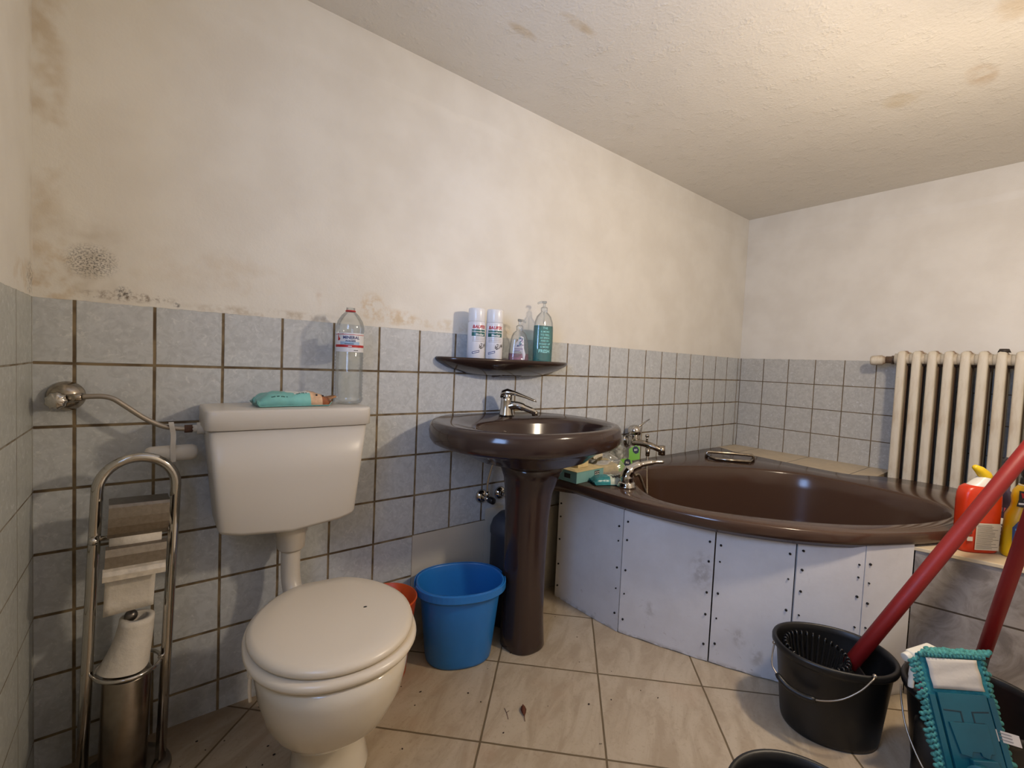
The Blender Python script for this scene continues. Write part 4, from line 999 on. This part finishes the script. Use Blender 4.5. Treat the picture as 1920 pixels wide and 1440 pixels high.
# ------------------------------------------------------------------ spray bottle with white trigger, inside the second bucket
t = thing('trigger_spray_bottle', 'pink spray bottle with a white trigger standing in the black bucket', 'spray bottle', (1.800, -1.352, .0150), rz=math.radians(-205)); t.rotation_mode = 'QUATERNION'; t.rotation_quaternion = Vector((0, 0, 1)).rotation_difference(Vector((-.046, .052, .34)).normalized()) @ Matrix.Rotation(math.radians(-205), 3, 'Z').to_quaternion()
b = MB(); b.loft(ovalbottle([(.036, .024, 0), (.041, .028, .004), (.042, .029, .02), (.042, .029, .17), (.036, .026, .215), (.022, .02, .245), (.015, .015, .262), (.0145, .0145, .275)])); b.build('bottle_body', mat('pink_bottle', (206, 30, 84), .3), t)
m_trig = mat('white_trigger_plastic', (224, 220, 206), .35)
b = MB(); b.cyl((0, 0, .262), (0, 0, .295), .017, .016)
b.loft([[Vector((x, y * w_, z)) for x, z in ((-.045, .318), (-.030, .345), (.045, .348), (.052, .330), (.030, .312), (-.02, .295))] for y, w_ in ((-.013, 1), (.013, 1))], smooth=False); b.build('spray_head', m_trig, t, bevel=.004)
b = MB(); b.cyl((.050, 0, .338), (.066, 0, .338), .0115, .011, 12); b.build('nozzle', m_trig, t, bevel=.002)
b = MB(); b.tube(catmull([(.036, 0, .318), (.046, 0, .295), (.056, 0, .272), (.060, 0, .258)], 5), [.008] * 8 + [.0065] * 8, 10); b.build('trigger', m_trig, t)
b = MB(); b.box((0, 0, .03), (.055, .045, .06))
tag(b.build('small_box', mat('brown_card_box', (150, 118, 76), .7, var=.2), loc=(1.735, -1.352, .185), rz=.6, bevel=.001), 'small brown carton on the junk inside the second black bucket', 'box')
b = MB(); b.loft([sup(24, .06, .045, 2.6, 0, 0, 0), sup(24, .062, .047, 2.6, 0, 0, .01), sup(24, .062, .047, 2.6, 0, 0, .16), sup(24, .05, .04, 2.6, 0, 0, .17)])
tag(b.build('black_canister', m_bkt, loc=(1.74, -1.345, .0135)), 'black canister low in the second bucket under the brown carton', 'canister')
t, d = stick('mop', 'red handled mop standing in the second black bucket behind the turquoise mop', (1.868, -1.40, .345), (1.722, -1.453, .679), .0145, .5)
b = MB(); b.tube([d * -.33, d * -.28, d * -.1, d * .003], [.012, .020, .017, .0135], 16); b.build('mop_socket', m_bkt, t)

# ------------------------------------------------------------------ turquoise flat mop propped up in front
TT, UU, WW = Vector((1.6235, -1.361, .4255)), Vector((-.055, -.070, -.2055)).normalized(), Vector((.101, -.098, .011)).normalized()
NN = WW.cross(UU).normalized()
if NN.dot(Vector((.15, -1.53, 1.05)) - TT) < 0: NN = -NN
WW = UU.cross(NN).normalized() * (1 if UU.cross(NN).dot(WW) > 0 else -1)
t = thing('flat_mop', 'turquoise flat mop head with fringed edge propped up before the black bucket', 'mop', TT)
def FM(a, u, h): return WW * a + UU * u + NN * h
m_mopp = mat('petrol_mop_plastic', (18, 86, 100), .38, var=.06, scale=20); m_mopf = mat('turquoise_mop_fabric', (40, 118, 126), .95, var=.2, scale=80, bump=.6)
m_yarn = mat('turquoise_yarn', (72, 140, 134), .95, var=.35, scale=160, bump=.5)
ML = .435
b = MB(); b.loft([[FM(a, u, -.012) for a, u in ((-.068, .008), (.068, .008), (.068, ML), (-.068, ML))], [FM(a, u, .0) for a, u in ((-.066, .010), (.066, .010), (.066, ML - .002), (-.066, ML - .002))]], smooth=False); b.build('pad', m_mopf, t, bevel=.004)
b = MB(); b.loft([[FM(a, u, h) for a, u in ((-.050, .085), (.050, .085), (.050, ML - .09), (-.050, ML - .09))] for h in (.0005, .008)], smooth=False)
b.loft([[FM(a, u, h) for a, u in ((-.042, .14), (.034, .14), (.034, .195), (.026, .195), (.020, .205), (.008, .200), (.006, .193), (-.010, .193), (-.014, .203), (-.034, .198))] for h in (.008, .0115)], smooth=False)
for s in (-1, 1):
    for qs in (((.012, .118), (.046, .116), (.046, .119), (.012, .121)), ((.010, .118), (.0135, .118), (.0135, .142), (.010, .142)), ((.012, .139), (.032, .139), (.032, .142), (.012, .142))):
        b.loft([[FM(s * a, u, h) for a, u in qs] for h in (.0076, .0086)], 1, smooth=False)
    b.loft([[FM(s * .060 + c, u, h) for c in (-.006, .006) for h in ((.0, .006) if c < 0 else (.006, .0))] for u in (.09, ML - .02)], smooth=False)
b.build('frame_plate', [m_mopp, mat('dark_mop_slot', (10, 44, 54), .6)], t, bevel=.0012)
b = MB(); rg = [[FM(a, .016 + .062 * k / 8, .0055 + .0012 * math.sin(k * 1.4 + a * 40)) for a in [-.054 + .106 * j / 10 for j in range(11)]] for k in range(9)]
b.loft(rg, cap0=False, cap1=False, closed=False); b.build('white_pocket', mat('white_mop_pocket', (192, 184, 172), .8, bump=.3, scale=40), t, solid=.001)
b = MB(); b.tube([FM(.0, .235, .012), FM(-.01, .232, .030), FM(-.03, .226, .052), FM(-.05, .222, .07)], [.020, .021, .021, .022], 18, caps=True)
b.loft([[FM(a, u, h) for a, u in ((-.02, .205), (.03, .205), (.04, .26), (-.02, .26))] for h in (.008, .020)], smooth=False); b.build('joint_socket', m_mopp, t, bevel=.002)
b = MB(); b.loft([[FM(.050 + x, .148 + y + x * .22, .004 + x * .12 + h) for x, y in ((0, 0), (.042, .0), (.042, .022), (0, .022))] for h in (0, .0008)], smooth=False)
for k in range(3): b.loft([[FM(.056 + x, .152 + .006 * k + y + (x + .006) * .22, .0052 + (x + .006) * .12 + h) for x, y in ((0, 0), (.022, .0), (.022, .0012), (0, .0012))] for h in (0, .0004)], 1, smooth=False)
b.build('care_tag', [mat('white_care_tag', (206, 196, 184), .7), m_greyp], t)
rnd = random.Random(11)
nfr = 0
def twist(c, dirv, L, r):
    global nfr
    side = dirv.cross(NN).normalized(); P = []
    for k in range(9):
        s = k / 8; P.append(c + dirv * L * s - NN * (.012 * s * s) + side * (.0016 * math.sin(s * 14)))
    b = MB(); b.tube(P, [r * (.75 + .25 * math.sin(k * 2.2)) for k in range(8)] + [r * .35], 8)
    return b
b_all = []
for k in range(38):                                       # loops down both long edges
    for s in (-1, 1):
        b_all.append(twist(FM(s * .064, .018 + k * (ML - .03) / 38, -.004), (WW * s + UU * (.55 + rnd.uniform(-.15, .15)) + NN * rnd.uniform(-.1, .25)).normalized(), rnd.uniform(.016, .022), .0060))
for k in range(18):                                       # bunched along the top edge
    b_all.append(twist(FM(-.066 + k * .132 / 17, .010, .002), (-UU * .45 + WW * .95 + NN * rnd.uniform(.1, .3)).normalized(), rnd.uniform(.024, .032), .0068))
for q in b_all: q.build('fringe_strand', m_yarn, t)

# ------------------------------------------------------------------ cleaning bottles on the tiled block
t = thing('toilet_cleaner_bottle', 'orange toilet cleaner bottle with a yellow beak cap on the tiled block', 'cleaner bottle', (2.288, -1.327, .5065), rz=math.radians(-40))
b = MB(); b.loft(ovalbottle([(.054, .026, 0), (.058, .029, .004), (.060, .030, .012), (.061, .031, .12), (.0615, .031, .168), (.060, .031, .19), (.054, .029, .208), (.040, .025, .217), (.03, .02, .218)], e=3.2)); b.build('bottle_body', mat('orange_bottle_plastic', (196, 50, 16), .3, var=.08, scale=18), t)
b = MB(); rg = [sup(32, a, d, 2.5, dx, 0, z) for a, d, dx, z in ((.042, .0255, .004, .213), (.040, .025, .006, .219), (.030, .021, .012, .233), (.020, .017, .017, .246), (.014, .013, .016, .254))]
b.loft(rg); b.build('white_neck', mat('white_neck_plastic', (218, 212, 200), .35), t)
b = MB(); b.tube([(.022, 0, .236), (.012, 0, .252), (-.006, 0, .268), (-.022, 0, .277), (-.026, 0, .2785)], [.018, .0175, .0135, .0085, .004], 16); b.build('beak_cap', mat('yellow_cap_plastic', (226, 188, 30), .35), t)
b = MB(); FL = lambda x, y: Vector((x, -.0300 - .0018 * (1 - (x / .06) ** 2), y))
poly(b, FL, [(-.030, .012), (.046, .012), (.048, .100), (-.030, .100)], 0)
F2 = lambda x, y: FL(x, y) + Vector((0, -.0007, 0))
rnd = random.Random(8)
for k in range(17):
    y0 = .018 + k * .0047; wq = rnd.uniform(.045, .070)
    poly(b, F2, [(-.027, y0), (-.027 + wq, y0), (-.027 + wq, y0 + .0010), (-.027, y0 + .0010)], 1)
poly(b, FL, [(-.055, .085), (-.038, .085), (-.038, .100), (-.055, .100)], 0); poly(b, FL, [(-.055, .040), (-.038, .040), (-.038, .054), (-.055, .054)], 0)
poly(b, F2, [(-.053, .064), (-.042, .064), (-.042, .076), (-.053, .076)], 1)
b.build('label', [mat('white_paper_label', (206, 198, 186), .5), m_ink], t)
t = thing('trigger_spray_bottle', 'yellow bathroom cleaner spray bottle with a black trigger on the tiled block', 'spray bottle', (2.335, -1.430, .5065), rz=math.radians(-72))
b = MB(); b.loft(ovalbottle([(.044, .028, 0), (.049, .032, .004), (.050, .033, .015), (.049, .033, .08), (.046, .031, .135), (.036, .026, .160), (.034, .025, .175), (.036, .025, .195), (.033, .023, .215), (.022, .02, .232), (.016, .016, .238)], e=2.8)); b.build('bottle_body', mat('yellow_bottle_plastic', (218, 172, 14), .32), t)
m_btrig = mat('black_trigger_plastic', (28, 28, 32), .4)
b = MB(); b.cyl((0, 0, .236), (0, 0, .258), .02, .019)
b.loft([[Vector((x, y, z)) for x, z in ((-.062, .300), (-.055, .316), (.05, .318), (.056, .295), (.03, .262), (-.015, .258), (-.02, .288))] for y in (-.013, .013)], smooth=False); b.build('trigger_head', m_btrig, t, bevel=.004)
b = MB(); b.tube(catmull([(-.026, 0, .292), (-.036, 0, .272), (-.04, 0, .255)], 5), .006, 10); b.build('trigger', m_btrig, t)
b = MB(); b.tube([(0, 0, .2325), (0, 0, .2355)], [.0225, .0225], 24); b.build('white_collar', m_trig, t)
b = MB(); FL = lambda x, y: Vector((x, -.0336 - .001 * (1 - (x / .045) ** 2), y)); FU = lambda x, y: Vector((x, -.0268 - (y - .2) * -.06, y))
poly(b, FL, [(-.034, .050), (-.022, .036), (.022, .036), (.034, .050), (.036, .105), (.026, .122), (-.024, .122), (-.036, .100)], 0)
F2 = lambda x, y: FL(x, y) + Vector((0, -.0007, 0)); F3 = lambda x, y: FL(x, y) + Vector((0, -.0012, 0))
poly(b, F2, [(-.022, .050), (.024, .050), (.024, .086), (-.014, .090)], 1); poly(b, F2, [(-.026, .116), (-.004, .116), (-.018, .098)], 2)
poly(b, F2, [(.000, .108), (.026, .106), (.026, .112), (.000, .115)], 2); poly(b, F2, [(-.03, .092), (.03, .088), (.03, .094), (-.03, .098)], 3)
for k in range(6): poly(b, F3, [(-.010 + k * .005, .056 + .004 * (k % 3)), (-.007 + k * .005, .057 + .004 * (k % 3)), (-.008 + k * .005, .070 + .002 * k)], 5)
poly(b, FU, [(-.030, .168), (.012, .164), (.026, .180), (.026, .214), (-.026, .218), (-.026, .19)], 4); FU2 = lambda x, y: FU(x, y) + Vector((0, -.0008, 0))
poly(b, FU2, [(-.022, .212), (-.008, .210), (-.018, .194)], 2); poly(b, FU2, [(-.016, .186), (.018, .190), (.018, .194), (-.016, .190)], 5); poly(b, FU2, [(-.026, .174), (.010, .178), (.010, .183), (-.026, .180)], 6)
b.build('label', [mat('blue_label', (40, 62, 110), .4), mat('pale_label_picture', (176, 190, 200), .4), m_red, mat('sky_label', (70, 140, 190), .4), m_ink, m_greyp, m_whitep], t)
t = thing('cleaner_bottle', 'dark cleaner bottle lettered BANG with pink rays between orange and yellow bottles', 'cleaner bottle', (2.452, -1.368, .5065), rz=math.radians(-78))
b = MB(); b.loft(ovalbottle([(.040, .026, 0), (.043, .028, .004), (.043, .028, .13), (.036, .025, .16), (.024, .02, .18), (.016, .016, .19), (.016, .016, .205)], e=2.6)); b.build('bottle_body', mat('violet_bottle', (74, 60, 84), .35), t)
b = MB(); b.cyl((0, 0, .2), (0, 0, .24), .017, .015); b.build('cap', m_btrig, t)
b = MB(); FL = lambda x, y: Vector((x, -.0284 - .0006 * (1 - (x / .04) ** 2), y))
for k in range(12):
    q = PI * (.05 + .9 * k / 11); c, s = math.cos(q), math.sin(q)
    poly(b, FL, [(c * .014, .104 + s * .014), (c * .032 - s * .003, .104 + s * .030 + c * .003), (c * .032 + s * .003, .104 + s * .030 - c * .003)], 0 if k % 2 else 1)
b.text('BANG', .026, lambda x, y: FL(x, y + .078) + Vector((0, -.001, 0)), 2, .0016)
for k in range(3): poly(b, FL, [(-.034, .064 - k * .013), (.030, .068 - k * .013), (.030, .071 - k * .013), (-.034, .068 - k * .013)], 1 if k else 2)
b.build('label', [mat('pink_rays', (206, 110, 130), .45), mat('lilac_rays', (176, 156, 190), .45), m_whitep], t)

# ------------------------------------------------------------------ litter on the floor
m_leaf = mat('dry_brown_leaf', (96, 48, 26), .7)
b = MB(); b.loft([[Vector((x, -w_, .001 + h)), Vector((x, 0, .002 + h * 1.6)), Vector((x, w_, .001 + h)), Vector((x, 0, .0006 + h))] for x, w_, h in ((-.028, .0006, .0), (-.01, .0012, .003), (0, .006, .004), (.012, .009, .006), (.022, .006, .007), (.03, .001, .005))])
tag(b.build('dry_leaf', m_leaf, loc=(1.036, -.535, 0), rz=1.0), 'curled dry brown leaf on a floor tile before the pedestal', 'leaf')
b = MB(); b.tube([(-.02, -.004, .0012), (0, 0, .0016), (.022, .008, .0012)], .0007, 6); b.tube([(.005, .001, .0016), (.013, -.006, .001)], .0006, 6)
tag(b.build('twig', m_leaf, loc=(.995, -.505, 0), rz=.9), 'tiny thin twig on the floor tile beside the dry leaf', 'twig')
b = MB(); rnd = random.Random(5)
for k in range(46):
    x, y = (rnd.uniform(.66, 1.5), rnd.uniform(-.75, -.12)) if k < 26 else (rnd.uniform(.2, .5), rnd.uniform(-.35, -.05))
    b.ball((x, y, .0011), rnd.uniform(.0012, .003), 6, 0, (rnd.uniform(.8, 1.9), rnd.uniform(.6, 1.2), .4))
o = tag(b.build('floor_crumbs', mat('dark_crumbs', (52, 38, 28), .9)), 'scattered dark crumbs and grit on the beige floor tiles', 'dirt'); o['kind'] = 'stuff'

# ------------------------------------------------------------------ added lamp fitting out of view; its disc dims the ceiling spot
t = thing('added_lamp_fitting', 'added unseen lamp fitting whose wide disc holds light off the ceiling', 'lamp fitting', (LAMP[0], LAMP[1], ZC))
hz = LAMP[2] + .075 - ZC
b = MB(); b.tube([(0, 0, -.012), (0, 0, hz + .05)], .003, 8); b.build('cord', m_white_paint, t)
b = MB(); b.lathe([(0, 0), (.045, -.0005), (.043, -.02), (.010, -.03), (0, -.03)], n=30); b.build('ceiling_rose', m_white_paint, t)
b = MB(); b.lathe([(0, hz), (.072, hz), (.068, hz + .02), (.018, hz + .045), (.012, hz + .07), (0, hz + .07)], n=30); b.build('socket', m_white_paint, t)

# ------------------------------------------------------------------ sub-parts: pieces that belong to a part of their thing
NEST = {'wire_bail': ['handle_grip'], 'valve_body': ['valve_knob'], 'header_card': ['card_logo', 'lettering'], 'pack': ['title_lettering', 'side_lettering', 'lettering', 'picture_eyes', 'pack_flap'],
        'spray_head': ['nozzle', 'trigger'], 'trigger_head': ['trigger'], 'wringer': ['wringer_plate'], 'grip_bar': ['grip_recess'], 'printed_label': ['label_letters'],
        'flap_plate': ['flap_edge'], 'tank': ['inlet_fitting'], 'canister_body': ['lettering'], 'white_neck': ['beak_cap'], 'frame_plate': ['joint_socket'], 'pad': ['white_pocket', 'care_tag']}
stem = lambda o: o.name.split('.')[0]
for o in list(C.objects):
    if o.parent and stem(o.parent) not in NEST and stem(o) in NEST:
        for q in list(o.parent.children):
            if q is not o and stem(q) in NEST[stem(o)]: q.parent = o
